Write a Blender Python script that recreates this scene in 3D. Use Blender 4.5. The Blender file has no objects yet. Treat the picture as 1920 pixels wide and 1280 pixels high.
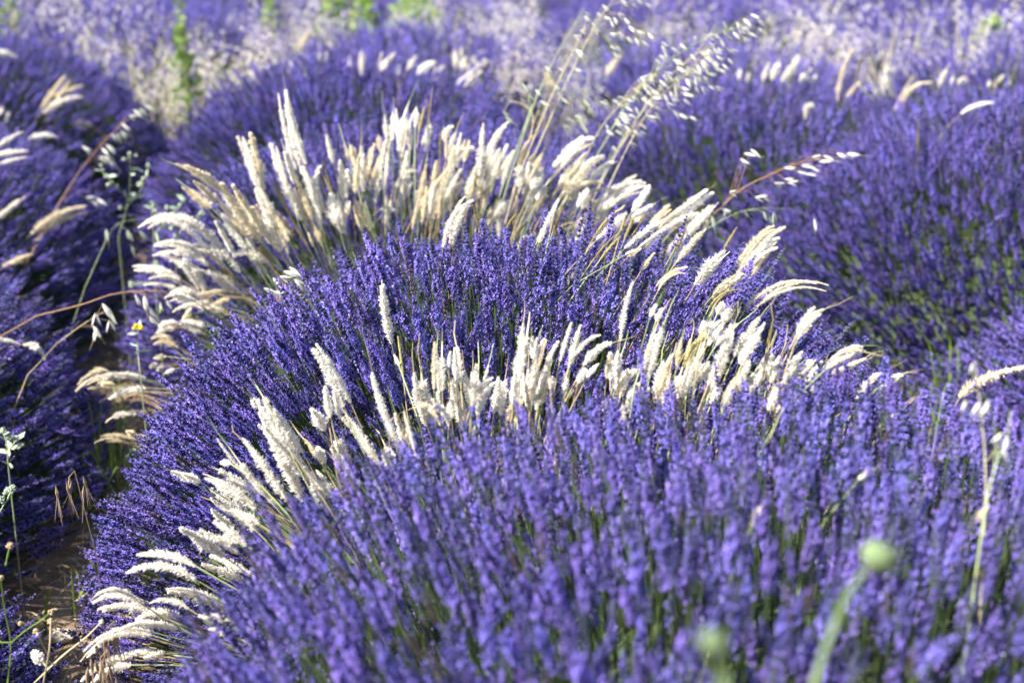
import bpy, math, random
import numpy as np
from mathutils import Vector, Matrix, Quaternion

random.seed(7)
RNG = np.random.default_rng(7)
SC = bpy.context.scene
COL = SC.collection

# ------------------------------------------------------------------ camera
LENS = 50.0
CAM_POS = np.array([0.0, 0.0, 1.30])
FPX = LENS / 36.0 * 1920.0                      # focal length in photo pixels
PITCH = math.atan(860.0 / FPX)
YAW = math.atan(530.0 / (FPX / math.cos(PITCH)))
FW = np.array([math.sin(YAW) * math.cos(PITCH), math.cos(YAW) * math.cos(PITCH), -math.sin(PITCH)])
RT = np.cross(FW, [0, 0, 1.0]); RT /= np.linalg.norm(RT)
UP = np.cross(RT, FW)
cam_data = bpy.data.cameras.new('camera')
cam_data.lens = LENS
cam_data.sensor_width = 36.0
cam_data.clip_start = 0.05
cam_data.clip_end = 500.0
cam_data.dof.use_dof = True
cam_data.dof.focus_distance = 2.12
cam_data.dof.aperture_fstop = 3.4
cam_data.dof.aperture_blades = 8
cam = bpy.data.objects.new('camera', cam_data)
COL.objects.link(cam)
cam.location = CAM_POS
cam.rotation_euler = Vector(FW).to_track_quat('-Z', 'Y').to_euler()
SC.camera = cam

# ------------------------------------------------------------------ sky and sun
SUN_EL = math.radians(47.0)
SUN_DIR = np.array([-0.92, -0.22, 0.0]); SUN_DIR /= np.linalg.norm(SUN_DIR)
SUN_VEC = np.array([SUN_DIR[0] * math.cos(SUN_EL), SUN_DIR[1] * math.cos(SUN_EL), math.sin(SUN_EL)])
world = bpy.data.worlds.new('World')
SC.world = world
world.use_nodes = True
wn = world.node_tree
bg = wn.nodes['Background']
sky = wn.nodes.new('ShaderNodeTexSky')
sky.sky_type = 'NISHITA'
sky.sun_disc = False
sky.sun_elevation = SUN_EL
sky.sun_rotation = math.atan2(SUN_VEC[0], SUN_VEC[1])
wn.links.new(sky.outputs[0], bg.inputs['Color'])
bg.inputs['Strength'].default_value = 0.095
sun_data = bpy.data.lights.new('sun', 'SUN')
sun_data.energy = 5.0
sun_data.angle = math.radians(0.55)
sun_data.color = (1.0, 0.95, 0.86)
sun = bpy.data.objects.new('sun', sun_data)
COL.objects.link(sun)
sun.location = (-6, 0, 8)
sun.rotation_euler = Vector(-SUN_VEC).to_track_quat('-Z', 'Y').to_euler()

SC.view_settings.view_transform = 'Standard'
SC.view_settings.look = 'None'
SC.view_settings.exposure = 1.55
SC.view_settings.gamma = 1.0
SC.render.engine = 'CYCLES'
SC.cycles.max_bounces = 5
SC.cycles.diffuse_bounces = 3
SC.cycles.glossy_bounces = 1
SC.cycles.transmission_bounces = 3
SC.cycles.transparent_max_bounces = 4
SC.cycles.use_denoising = True
SC.cycles.adaptive_threshold = 0.03


# ------------------------------------------------------------------ helpers
def ray(x, y):
    return FW + RT * ((x - 960.0) / FPX) - UP * ((y - 640.0) / FPX)

def at_z(x, y, z):
    d = ray(x, y); return CAM_POS + d * ((z - CAM_POS[2]) / d[2])

def at_y(x, y, Y):
    d = ray(x, y); return CAM_POS + d * ((Y - CAM_POS[1]) / d[1])

def at_d(x, y, zc):
    return CAM_POS + ray(x, y) * zc

def project(P):
    q = np.asarray(P, float) - CAM_POS
    zc = q @ FW
    return 960 + FPX * (q @ RT) / zc, 640 - FPX * (q @ UP) / zc, zc

def mat(name, color, rough=0.7, trans=0.0, vary=0.0, hue=0.0, noise=None, color2=None, spec=0.25):
    """Principled material; optional per-object brightness/hue variation, noise mix and leaf translucency."""
    m = bpy.data.materials.new(name); m.use_nodes = True
    nt = m.node_tree; L = nt.links; N = nt.nodes
    p = N['Principled BSDF']; out = N['Material Output']
    p.inputs['Roughness'].default_value = rough
    p.inputs['Specular IOR Level'].default_value = spec
    col = None
    if noise:
        tc = N.new('ShaderNodeTexCoord'); nz = N.new('ShaderNodeTexNoise')
        nz.inputs['Scale'].default_value = noise; nz.inputs['Detail'].default_value = 4.0
        L.new(tc.outputs['Object'], nz.inputs['Vector'])
        rp = N.new('ShaderNodeValToRGB')
        rp.color_ramp.elements[0].position = 0.32; rp.color_ramp.elements[1].position = 0.68
        rp.color_ramp.elements[0].color = (*color, 1); rp.color_ramp.elements[1].color = (*(color2 or color), 1)
        L.new(nz.outputs['Fac'], rp.inputs['Fac']); col = rp.outputs['Color']
    if vary or hue:
        oi = N.new('ShaderNodeObjectInfo')
        hs = N.new('ShaderNodeHueSaturation')
        hs.inputs['Color'].default_value = (*color, 1)
        if col: L.new(col, hs.inputs['Color'])
        mv = N.new('ShaderNodeMapRange'); mv.inputs['To Min'].default_value = 1 - vary; mv.inputs['To Max'].default_value = 1 + vary
        L.new(oi.outputs['Random'], mv.inputs['Value']); L.new(mv.outputs[0], hs.inputs['Value'])
        mu = N.new('ShaderNodeMath'); mu.operation = 'MULTIPLY'; mu.inputs[1].default_value = 7.31
        fr = N.new('ShaderNodeMath'); fr.operation = 'FRACT'
        mh = N.new('ShaderNodeMapRange'); mh.inputs['To Min'].default_value = 0.5 - hue; mh.inputs['To Max'].default_value = 0.5 + hue
        L.new(oi.outputs['Random'], mu.inputs[0]); L.new(mu.outputs[0], fr.inputs[0])
        L.new(fr.outputs[0], mh.inputs['Value']); L.new(mh.outputs[0], hs.inputs['Hue'])
        col = hs.outputs['Color']
    if col: L.new(col, p.inputs['Base Color'])
    else: p.inputs['Base Color'].default_value = (*color, 1)
    if trans:
        tr = N.new('ShaderNodeBsdfTranslucent'); mx = N.new('ShaderNodeMixShader')
        mx.inputs[0].default_value = trans
        if col: L.new(col, tr.inputs['Color'])
        else: tr.inputs['Color'].default_value = (*color, 1)
        L.new(p.outputs[0], mx.inputs[1]); L.new(tr.outputs[0], mx.inputs[2]); L.new(mx.outputs[0], out.inputs['Surface'])
    return m

M = {}
M['petal'] = mat('lavender_petal', (0.222, 0.172, 0.570), 0.38, 0.22, vary=0.40, hue=0.013)
M['calyx'] = mat('lavender_calyx', (0.026, 0.026, 0.095), 0.55, 0.10, vary=0.25, hue=0.02)
M['calyx_grey'] = mat('lavender_calyx_bud', (0.105, 0.110, 0.170), 0.6, 0.10, vary=0.25)
M['calyx_spent'] = mat('lavender_calyx_spent', (0.105, 0.075, 0.090), 0.7, 0.10, vary=0.25)
M['stem'] = mat('lavender_stem', (0.060, 0.092, 0.032), 0.6, 0.15, vary=0.25, hue=0.02)
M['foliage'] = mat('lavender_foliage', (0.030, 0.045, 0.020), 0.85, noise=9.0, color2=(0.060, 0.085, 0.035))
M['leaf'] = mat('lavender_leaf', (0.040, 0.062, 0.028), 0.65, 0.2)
M['fluff'] = mat('grass_fluff', (0.93, 0.89, 0.81), 0.8, 0.42, vary=0.06, spec=0.1)
M['cream'] = mat('grass_cream', (0.84, 0.75, 0.56), 0.75, 0.30, vary=0.08, spec=0.1)
M['husk'] = mat('grass_husk', (0.90, 0.80, 0.64), 0.75, 0.25, vary=0.1, spec=0.1)
M['tan'] = mat('grass_tan', (0.42, 0.36, 0.16), 0.7, 0.25, vary=0.12, hue=0.01, spec=0.15)
M['straw'] = mat('dry_stem', (0.40, 0.31, 0.18), 0.6, 0.1, vary=0.15, hue=0.012)
M['greenstem'] = mat('green_stem', (0.34, 0.40, 0.20), 0.55, 0.1, vary=0.15)
M['blade'] = mat('grass_blade', (0.16, 0.24, 0.05), 0.6, 0.3, vary=0.2)
M['oat'] = mat('oat_glume', (0.86, 0.83, 0.72), 0.5, 0.35, vary=0.06, spec=0.35)
M['oat_far'] = mat('oat_glume_weathered', (0.86, 0.81, 0.73), 0.6, 0.35, vary=0.1, spec=0.2)
M['oat_green'] = mat('oat_glume_green', (0.50, 0.56, 0.40), 0.5, 0.35, vary=0.1, spec=0.35)
M['oat_stem'] = mat('oat_stem', (0.52, 0.46, 0.28), 0.5, 0.05, vary=0.12, hue=0.015)
M['redstem'] = mat('oat_stem_reddish', (0.45, 0.26, 0.14), 0.5, 0.05, vary=0.1)
M['palegreen'] = mat('weed_pale_green', (0.30, 0.37, 0.25), 0.7, 0.2, noise=60.0, color2=(0.44, 0.50, 0.40))
M['yellow'] = mat('weed_yellow_petal', (0.75, 0.58, 0.05), 0.6, 0.25)
M['bud'] = mat('seed_head_green', (0.10, 0.155, 0.06), 0.8, 0.1, noise=120.0, color2=(0.20, 0.26, 0.14))
M['shrub_bright'] = mat('shrub_leaf_bright', (0.24, 0.37, 0.05), 0.6, 0.4, vary=0.15)
M['shrub'] = mat('shrub_leaf', (0.17, 0.25, 0.06), 0.6, 0.35, vary=0.15)
M['shrubstem'] = mat('shrub_stem', (0.16, 0.20, 0.07), 0.7)
M['brome'] = mat('brome_awn', (0.30, 0.22, 0.15), 0.6, 0.2, vary=0.1)
M['stone'] = mat('pale_stone', (0.40, 0.35, 0.28), 0.9, noise=25.0, color2=(0.52, 0.47, 0.40))

def link_mesh(name, verts, faces, mats, fmat=None, parent=None, smooth=False):
    me = bpy.data.meshes.new(name)
    me.from_pydata([tuple(v) for v in verts], [], faces)
    for m in mats: me.materials.append(m)
    if fmat is not None: me.polygons.foreach_set('material_index', np.asarray(fmat, np.int32))
    if smooth: me.polygons.foreach_set('use_smooth', np.ones(len(faces), bool))
    me.update()
    o = bpy.data.objects.new(name, me); COL.objects.link(o)
    o.parent = parent
    return o

def tag(o, label=None, cat=None, group=None, kind=None):
    if label: o['label'] = label
    if cat: o['category'] = cat
    if group: o['group'] = group
    if kind: o['kind'] = kind
    return o

def empty(name, loc):
    o = bpy.data.objects.new(name, None); COL.objects.link(o)
    o.empty_display_size = 0.05
    o.location = tuple(loc); return o

class MB:
    """mesh collector: vertices, faces, one material index per face"""
    def __init__(s): s.v = []; s.f = []; s.m = []
    def poly(s, pts, m=0):
        b = len(s.v); s.v.extend([tuple(p) for p in pts]); s.f.append(tuple(range(b, b + len(pts)))); s.m.append(m)
    def tube(s, pts, radii, n=4, m=0, cap=True):
        pts = [np.asarray(p, float) for p in pts]; b = len(s.v); k = len(pts)
        ref = np.array([0.31, 0.52, 0.79])
        for i, p in enumerate(pts):
            t = pts[min(i + 1, k - 1)] - pts[max(i - 1, 0)]
            t = t / (np.linalg.norm(t) + 1e-12)
            a = np.cross(t, ref); a /= (np.linalg.norm(a) + 1e-12); c = np.cross(t, a)
            for j in range(n):
                w = 2 * math.pi * j / n
                s.v.append(tuple(p + radii[i] * (math.cos(w) * a + math.sin(w) * c)))
        for i in range(k - 1):
            for j in range(n):
                j2 = (j + 1) % n
                s.f.append((b + i * n + j, b + i * n + j2, b + (i + 1) * n + j2, b + (i + 1) * n + j)); s.m.append(m)
        if cap:
            s.f.append(tuple(b + (k - 1) * n + j for j in range(n))); s.m.append(m)
    def drop(s, base, d, L, r, n=4, m=0, fat=0.45, side=None):
        """a small closed pod from base along d: two cones"""
        base = np.asarray(base, float); d = np.asarray(d, float); d = d / (np.linalg.norm(d) + 1e-12)
        ref = np.array([0.3, 0.9, 0.2]) if side is None else np.asarray(side, float)
        a = np.cross(d, ref); a /= (np.linalg.norm(a) + 1e-12); c = np.cross(d, a)
        b = len(s.v); s.v.append(tuple(base))
        for j in range(n):
            w = 2 * math.pi * j / n
            s.v.append(tuple(base + d * L * fat + r * (math.cos(w) * a + math.sin(w) * c)))
        s.v.append(tuple(base + d * L))
        for j in range(n):
            j2 = (j + 1) % n
            s.f.append((b, b + 1 + j2, b + 1 + j)); s.m.append(m)
            s.f.append((b + n + 1, b + 1 + j, b + 1 + j2)); s.m.append(m)
    def blade(s, pts, widths, side, m=0):
        """flat ribbon along pts"""
        side = np.asarray(side, float); b = len(s.v)
        for p, w in zip(pts, widths):
            p = np.asarray(p, float)
            s.v.append(tuple(p - side * w * 0.5)); s.v.append(tuple(p + side * w * 0.5))
        for i in range(len(pts) - 1):
            s.f.append((b + 2 * i, b + 2 * i + 1, b + 2 * i + 3, b + 2 * i + 2)); s.m.append(m)
    def build(s, name, mats, parent=None, smooth=False):
        return link_mesh(name, s.v, s.f, mats, s.m, parent, smooth)

def bez3(p0, p1, p2, p3, n):
    t = np.linspace(0, 1, n)[:, None]
    return (1 - t) ** 3 * p0 + 3 * (1 - t) ** 2 * t * p1 + 3 * (1 - t) * t ** 2 * p2 + t ** 3 * p3

def catmull(P, n):
    P = np.asarray(P, float)
    Q = np.vstack([2 * P[0] - P[1], P, 2 * P[-1] - P[-2]])
    out = []
    for i in range(len(P) - 1):
        p0, p1, p2, p3 = Q[i:i + 4]
        for t in np.linspace(0, 1, n, endpoint=False):
            out.append(0.5 * (2 * p1 + (p2 - p0) * t + (2 * p0 - 5 * p1 + 4 * p2 - p3) * t * t + (3 * p1 - p0 - 3 * p2 + p3) * t ** 3))
    out.append(P[-1])
    return np.array(out)

def vnoise(x, y, seed=0):
    """cheap smooth value noise, about -1..1"""
    s = seed * 12.9
    return (np.sin(x * 5.1 + s) * np.sin(y * 4.3 - s * 1.7) + np.sin(x * 9.7 - y * 7.9 + s * 2.3) * 0.6 + np.sin(x * 15.3 + y * 17.1 + s) * 0.4) / 2.0

# ------------------------------------------------------------------ ground
def build_ground():
    n = 150
    xs = np.concatenate([np.linspace(-150, -5, 14, endpoint=False), np.linspace(-5, 8, n), np.linspace(9, 150, 14)])
    ys = np.concatenate([np.linspace(-60, -1, 8, endpoint=False), np.linspace(-1, 14, n), np.linspace(16, 300, 16)])
    X, Y = np.meshgrid(xs, ys)
    Z = 0.018 * vnoise(X * 1.7, Y * 1.7, 3) + 0.012 * vnoise(X * 6, Y * 6, 5)
    V = np.stack([X, Y, Z], -1).reshape(-1, 3)
    nx = len(xs); F = []
    for j in range(len(ys) - 1):
        for i in range(nx - 1):
            F.append((j * nx + i, j * nx + i + 1, (j + 1) * nx + i + 1, (j + 1) * nx + i))
    m = mat('dry_soil', (0.16, 0.10, 0.065), 0.95, noise=14.0, color2=(0.30, 0.22, 0.15))
    nt = m.node_tree
    nz = nt.nodes.new('ShaderNodeTexNoise'); nz.inputs['Scale'].default_value = 60; nz.inputs['Detail'].default_value = 6
    bp = nt.nodes.new('ShaderNodeBump'); bp.inputs['Strength'].default_value = 0.6; bp.inputs['Distance'].default_value = 0.02
    tc = nt.nodes.new('ShaderNodeTexCoord')
    nt.links.new(tc.outputs['Object'], nz.inputs['Vector']); nt.links.new(nz.outputs['Fac'], bp.inputs['Height'])
    nt.links.new(bp.outputs[0], nt.nodes['Principled BSDF'].inputs['Normal'])
    g = link_mesh('ground', V, F, [m], smooth=True)
    tag(g, 'dry brown soil between the lavender rows', kind='structure')
build_ground()

# ------------------------------------------------------------------ lavender spike meshes (shared)
def spike_mesh(name, seed, detail=True, open_=1.0, cmat='calyx'):
    r = random.Random(seed)
    b = MB()
    Lf = r.uniform(0.056, 0.082)
    bend = np.array([r.uniform(-.006, .006), r.uniform(-.006, .006), 0])
    def axis(z):
        t = z / Lf
        return np.array([bend[0] * t * t, bend[1] * t * t, z])
    SL = 0.19
    sb = np.array([r.uniform(-.02, .02), r.uniform(-.02, .02), -SL])
    pts = [sb, sb * 0.45 + np.array([0, 0, 0.0]), axis(0), axis(Lf * 0.95)]
    b.tube(pts, [0.0013, 0.0012, 0.0011, 0.0006], 3, 0, cap=False)
    if detail:
        nw = r.randint(8, 10)
        for k in range(nw):
            t = k / (nw - 1)
            z = Lf * (t ** 0.92) * 0.95
            prof = (0.72 + 0.5 * math.sin(math.pi * min(1, t * 0.9 + 0.12))) * (1 - 0.45 * t ** 3)
            nc = 7 if t < 0.8 else 5
            ph = r.uniform(0, 6.28)
            for j in range(nc):
                a = ph + 2 * math.pi * j / nc + r.uniform(-.25, .25)
                tilt = math.radians(r.uniform(28, 52) - 14 * t)
                d = np.array([math.cos(a) * math.sin(tilt), math.sin(a) * math.sin(tilt), math.cos(tilt)])
                Lc = 0.0072 * prof * r.uniform(.85, 1.15)
                p = axis(z)
                b.drop(p, d, Lc, 0.00145 * prof, 4, 1, 0.6)
                if r.random() < open_ * (0.54 - 0.30 * max(0, t - 0.55) / 0.45):      # an open corolla at the calyx mouth
                    tip = p + d * Lc * 0.85
                    od = np.array([math.cos(a), math.sin(a), 0.35]); od /= np.linalg.norm(od)
                    sd = np.array([-math.sin(a), math.cos(a), 0])
                    up = np.cross(sd, od) * -1
                    s = 0.0036 * prof * r.uniform(.6, 1.35)
                    for (u, w) in ((1.0, 0.55), (-1.0, 0.55), (0.0, -1.0)):
                        q = sd * u + up * w
                        q = q / np.linalg.norm(q)
                        e = np.cross(q, od)
                        b.poly([tip, tip + q * s * .7 + e * s * .42 + od * s * .55, tip + q * s * 1.15 + od * s * .35, tip + q * s * .7 - e * s * .42 + od * s * .55], 2)
    else:
        nw = 6
        for k in range(nw):
            t = k / (nw - 1); z = Lf * t * 0.92
            prof = (1.0 - 0.45 * t ** 2)
            ph = r.uniform(0, 6.28)
            for j in range(5):
                a = ph + 2 * math.pi * j / 5
                d = np.array([math.cos(a) * .7, math.sin(a) * .7, .7])
                b.drop(axis(z), d, 0.0125 * prof, 0.0034 * prof, 3, 2 if (k + j) % 5 < 4 else 1, 0.6)
    me = bpy.data.meshes.new(name)
    me.from_pydata(b.v, [], b.f)
    for mm in (M['stem'], M[cmat], M['petal']): me.materials.append(mm)
    me.polygons.foreach_set('material_index', np.asarray(b.m, np.int32))
    me.update()
    return me

SPIKES = [spike_mesh('lavender_spike', 100 + i, open_=(1.0, 1.25, .8, 1.1, .6, 1.3, .95, 1.15, .25, .10)[i], cmat=('calyx',) * 8 and ('calyx', 'calyx', 'calyx', 'calyx', 'calyx', 'calyx', 'calyx', 'calyx', 'calyx_grey', 'calyx_spent')[i]) for i in range(10)]
SPIKES_FAR = [spike_mesh('lavender_spike_far', 300 + i, False) for i in range(5)]

def source_collection(name, meshes):
    c = bpy.data.collections.new(name)
    for i, me in enumerate(meshes):
        c.objects.link(bpy.data.objects.new('%s_%02d' % (name, i), me))
    return c
SRC_NEAR = source_collection('spike_source', SPIKES)
SRC_FAR = source_collection('spike_source_far', SPIKES_FAR)

def scatter_tree(coll):
    ng = bpy.data.node_groups.new('scatter_' + coll.name, 'GeometryNodeTree')
    ng.interface.new_socket('Geometry', in_out='INPUT', socket_type='NodeSocketGeometry')
    ng.interface.new_socket('Geometry', in_out='OUTPUT', socket_type='NodeSocketGeometry')
    N = ng.nodes; L = ng.links
    gi = N.new('NodeGroupInput'); go = N.new('NodeGroupOutput')
    ci = N.new('GeometryNodeCollectionInfo'); ci.inputs['Collection'].default_value = coll
    ci.inputs['Separate Children'].default_value = True; ci.inputs['Reset Children'].default_value = True
    ip = N.new('GeometryNodeInstanceOnPoints'); ip.inputs['Pick Instance'].default_value = True
    def attr(nm, ty):
        a = N.new('GeometryNodeInputNamedAttribute'); a.data_type = ty; a.inputs['Name'].default_value = nm
        return a.outputs['Attribute']
    e2r = N.new('FunctionNodeEulerToRotation')
    L.new(attr('rot', 'FLOAT_VECTOR'), e2r.inputs[0])
    L.new(gi.outputs[0], ip.inputs['Points']); L.new(ci.outputs[0], ip.inputs['Instance'])
    L.new(e2r.outputs[0], ip.inputs['Rotation'])
    L.new(attr('scl', 'FLOAT'), ip.inputs['Scale'])
    L.new(attr('vi', 'INT'), ip.inputs['Instance Index'])
    L.new(ip.outputs[0], go.inputs[0])
    return ng
NG_NEAR = scatter_tree(SRC_NEAR)
NG_FAR = scatter_tree(SRC_FAR)

def scatter_object(name, P, ROT, S, VI, ng, parent):
    me = bpy.data.meshes.new(name)
    me.vertices.add(len(P)); me.vertices.foreach_set('co', np.asarray(P, np.float32).ravel())
    a = me.attributes.new('rot', 'FLOAT_VECTOR', 'POINT'); a.data.foreach_set('vector', np.asarray(ROT, np.float32).ravel())
    a = me.attributes.new('scl', 'FLOAT', 'POINT'); a.data.foreach_set('value', np.asarray(S, np.float32))
    a = me.attributes.new('vi', 'INT', 'POINT'); a.data.foreach_set('value', np.asarray(VI, np.int32))
    me.update()
    o = bpy.data.objects.new(name, me); COL.objects.link(o); o.parent = parent
    md = o.modifiers.new('scatter', 'NODES'); md.node_group = ng
    return o

# ------------------------------------------------------------------ lavender bushes
class Bush:
    def __init__(s, cx, cy, rx, ry, H, label, dens=900, near=True, nsingle=300, scale=1.0, lean=66, group=None, pp=3.0, qq=0.55):
        s.__dict__.update(locals()); del s.__dict__['s']
    def h(s, x, y):
        r2 = ((x - s.cx) / s.rx) ** 2 + ((y - s.cy) / s.ry) ** 2
        r = np.sqrt(np.clip(r2, 0, 1))
        return np.where(r2 < 1, s.H * (1 - r ** s.pp) ** s.qq, 0.0)

BUSHES = [
    # central row
    Bush(0.51, 1.18, 0.69, 0.57, 0.756, 'large blurred lavender bush filling the bottom right foreground', 2400, scale=.63, pp=5, qq=.45, lean=42),
    Bush(0.45, 2.24, 0.745, 0.63, 0.715, 'sharp dome of lavender between the two arcs of cream grass', 2100, scale=.82, pp=2.7, qq=.6),
    Bush(0.43, 3.65, 0.76, 0.80, 0.670, 'lavender bush just behind the far arc of cream grass', 1400, scale=.88),
    Bush(0.38, 5.00, 0.74, 0.85, 0.680, 'softly blurred lavender bush at the far end of the middle row', 1100, scale=.95),
    # left row
    Bush(-1.22, 1.70, 0.94, 0.90, 0.610, 'shaded lavender bush at the lower left edge', 1600, scale=.82),
    Bush(-1.27, 3.00, 0.93, 0.92, 0.640, 'lavender bush at the left edge with drooping cream ears over it', 1500, scale=.85),
    Bush(-1.25, 4.35, 0.90, 1.00, 0.660, 'lavender bush of the left row behind the leaning wild oat stalk', 1200, scale=.9),
    Bush(-1.22, 6.00, 0.92, 1.10, 0.710, 'farthest lavender bush of the left row, domed against the pale grass', 1000, scale=.95),
    # right row
    Bush(3.10, 1.40, 1.05, 1.00, 0.500, 'lavender bush at the right edge behind the big drooping grass ear', 1000, nsingle=0, pp=2.0, qq=.85, scale=.9),
    Bush(2.86, 2.66, 1.45, 1.30, 0.560, 'dark lavender slope on the right, nearest the middle row', 2100, pp=2.0, qq=.85, scale=.85),
    Bush(2.58, 3.95, 1.40, 1.25, 0.690, 'wide lavender bush at the upper right with a few pale ears on its crest', 2000, pp=2.0, qq=.80, scale=.85),
    Bush(1.80, 4.70, 0.98, 0.85, 0.620, 'lavender bush behind the white wild oat plumes, right of the middle row', 1200, nsingle=0, pp=2.4, qq=.7, scale=.9),
]
ORD = ['first', 'second', 'third', 'fourth', 'fifth', 'sixth', 'seventh', 'eighth', 'ninth', 'tenth', 'eleventh', 'twelfth', 'thirteenth', 'fourteenth', 'fifteenth', 'sixteenth', 'seventeenth', 'eighteenth', 'nineteenth', 'twentieth', 'twenty-first', 'twenty-second', 'twenty-third', 'twenty-fourth', 'twenty-fifth']
BG = [  # beyond the grassy strip
    [(-1.9, 8.6), (-0.5, 8.0), (0.9, 7.2), (2.2, 6.5), (3.5, 5.8), (4.7, 5.0)],
    [(-2.3, 10.6), (-0.6, 10.1), (1.0, 9.3), (2.7, 8.4), (4.3, 7.5), (5.8, 6.6)],
    [(-2.8, 13.2), (-0.6, 12.9), (1.6, 12.1), (3.8, 11.0), (5.8, 9.7), (7.6, 8.4)],
    [(-2.6, 16.8), (0.6, 16.4), (3.7, 15.4), (6.6, 13.9), (9.2, 12.0)],
]
for i, row in enumerate(BG):
    for j, (x, y) in enumerate(row):
        rr = 0.86 + 0.07 * i
        BUSHES.append(Bush(x, y, rr * (1.0 + 0.25 * i), rr, 0.60 + 0.05 * math.sin(3.1 * i + 1.7 * j),
                           'hazy lavender bush, %s from left in the %s row beyond the grassy strip' % (ORD[j], ORD[i]),
                           430, near=False, nsingle=0, scale=1.25, lean=60, group='lavender bushes of the far field'))

def canopy_without(k, x, y):
    z = np.zeros_like(x)
    for i, b in enumerate(BUSHES):
        if i != k and abs(b.cx - BUSHES[k].cx) < 4 and abs(b.cy - BUSHES[k].cy) < 4:
            z = np.maximum(z, b.h(x, y))
    return z

def occluded(P, margin=-0.035):
    """is the way from the camera to P blocked by a bush?"""
    P = np.asarray(P); hid = np.zeros(len(P), bool)
    for t in np.linspace(0.3, 0.99, 36):
        Q = CAM_POS + (P - CAM_POS) * t
        z = np.zeros(len(P))
        for b in BUSHES[:12]: z = np.maximum(z, b.h(Q[:, 0], Q[:, 1]))
        hid |= (z > 0) & (Q[:, 2] < z + margin)
    return hid

def at_canopy(x, y, lift=0.03):
    """where the sight line through a photo pixel meets the lavender"""
    d = ray(x, y); ts = np.arange(.6, 12, .01); Q = CAM_POS + d * ts[:, None]
    z = np.zeros(len(ts))
    for b in BUSHES: z = np.maximum(z, b.h(Q[:, 0], Q[:, 1]))
    k = np.where(Q[:, 2] < z + lift)[0]
    return Q[k[0]] if len(k) else at_z(x, y, .3)

def eulers(D):
    """XYZ euler that tilts +Z into each direction"""
    return np.stack([np.zeros(len(D)), np.arccos(np.clip(D[:, 2], -1, 1)), np.arctan2(D[:, 1], D[:, 0])], -1)

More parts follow.
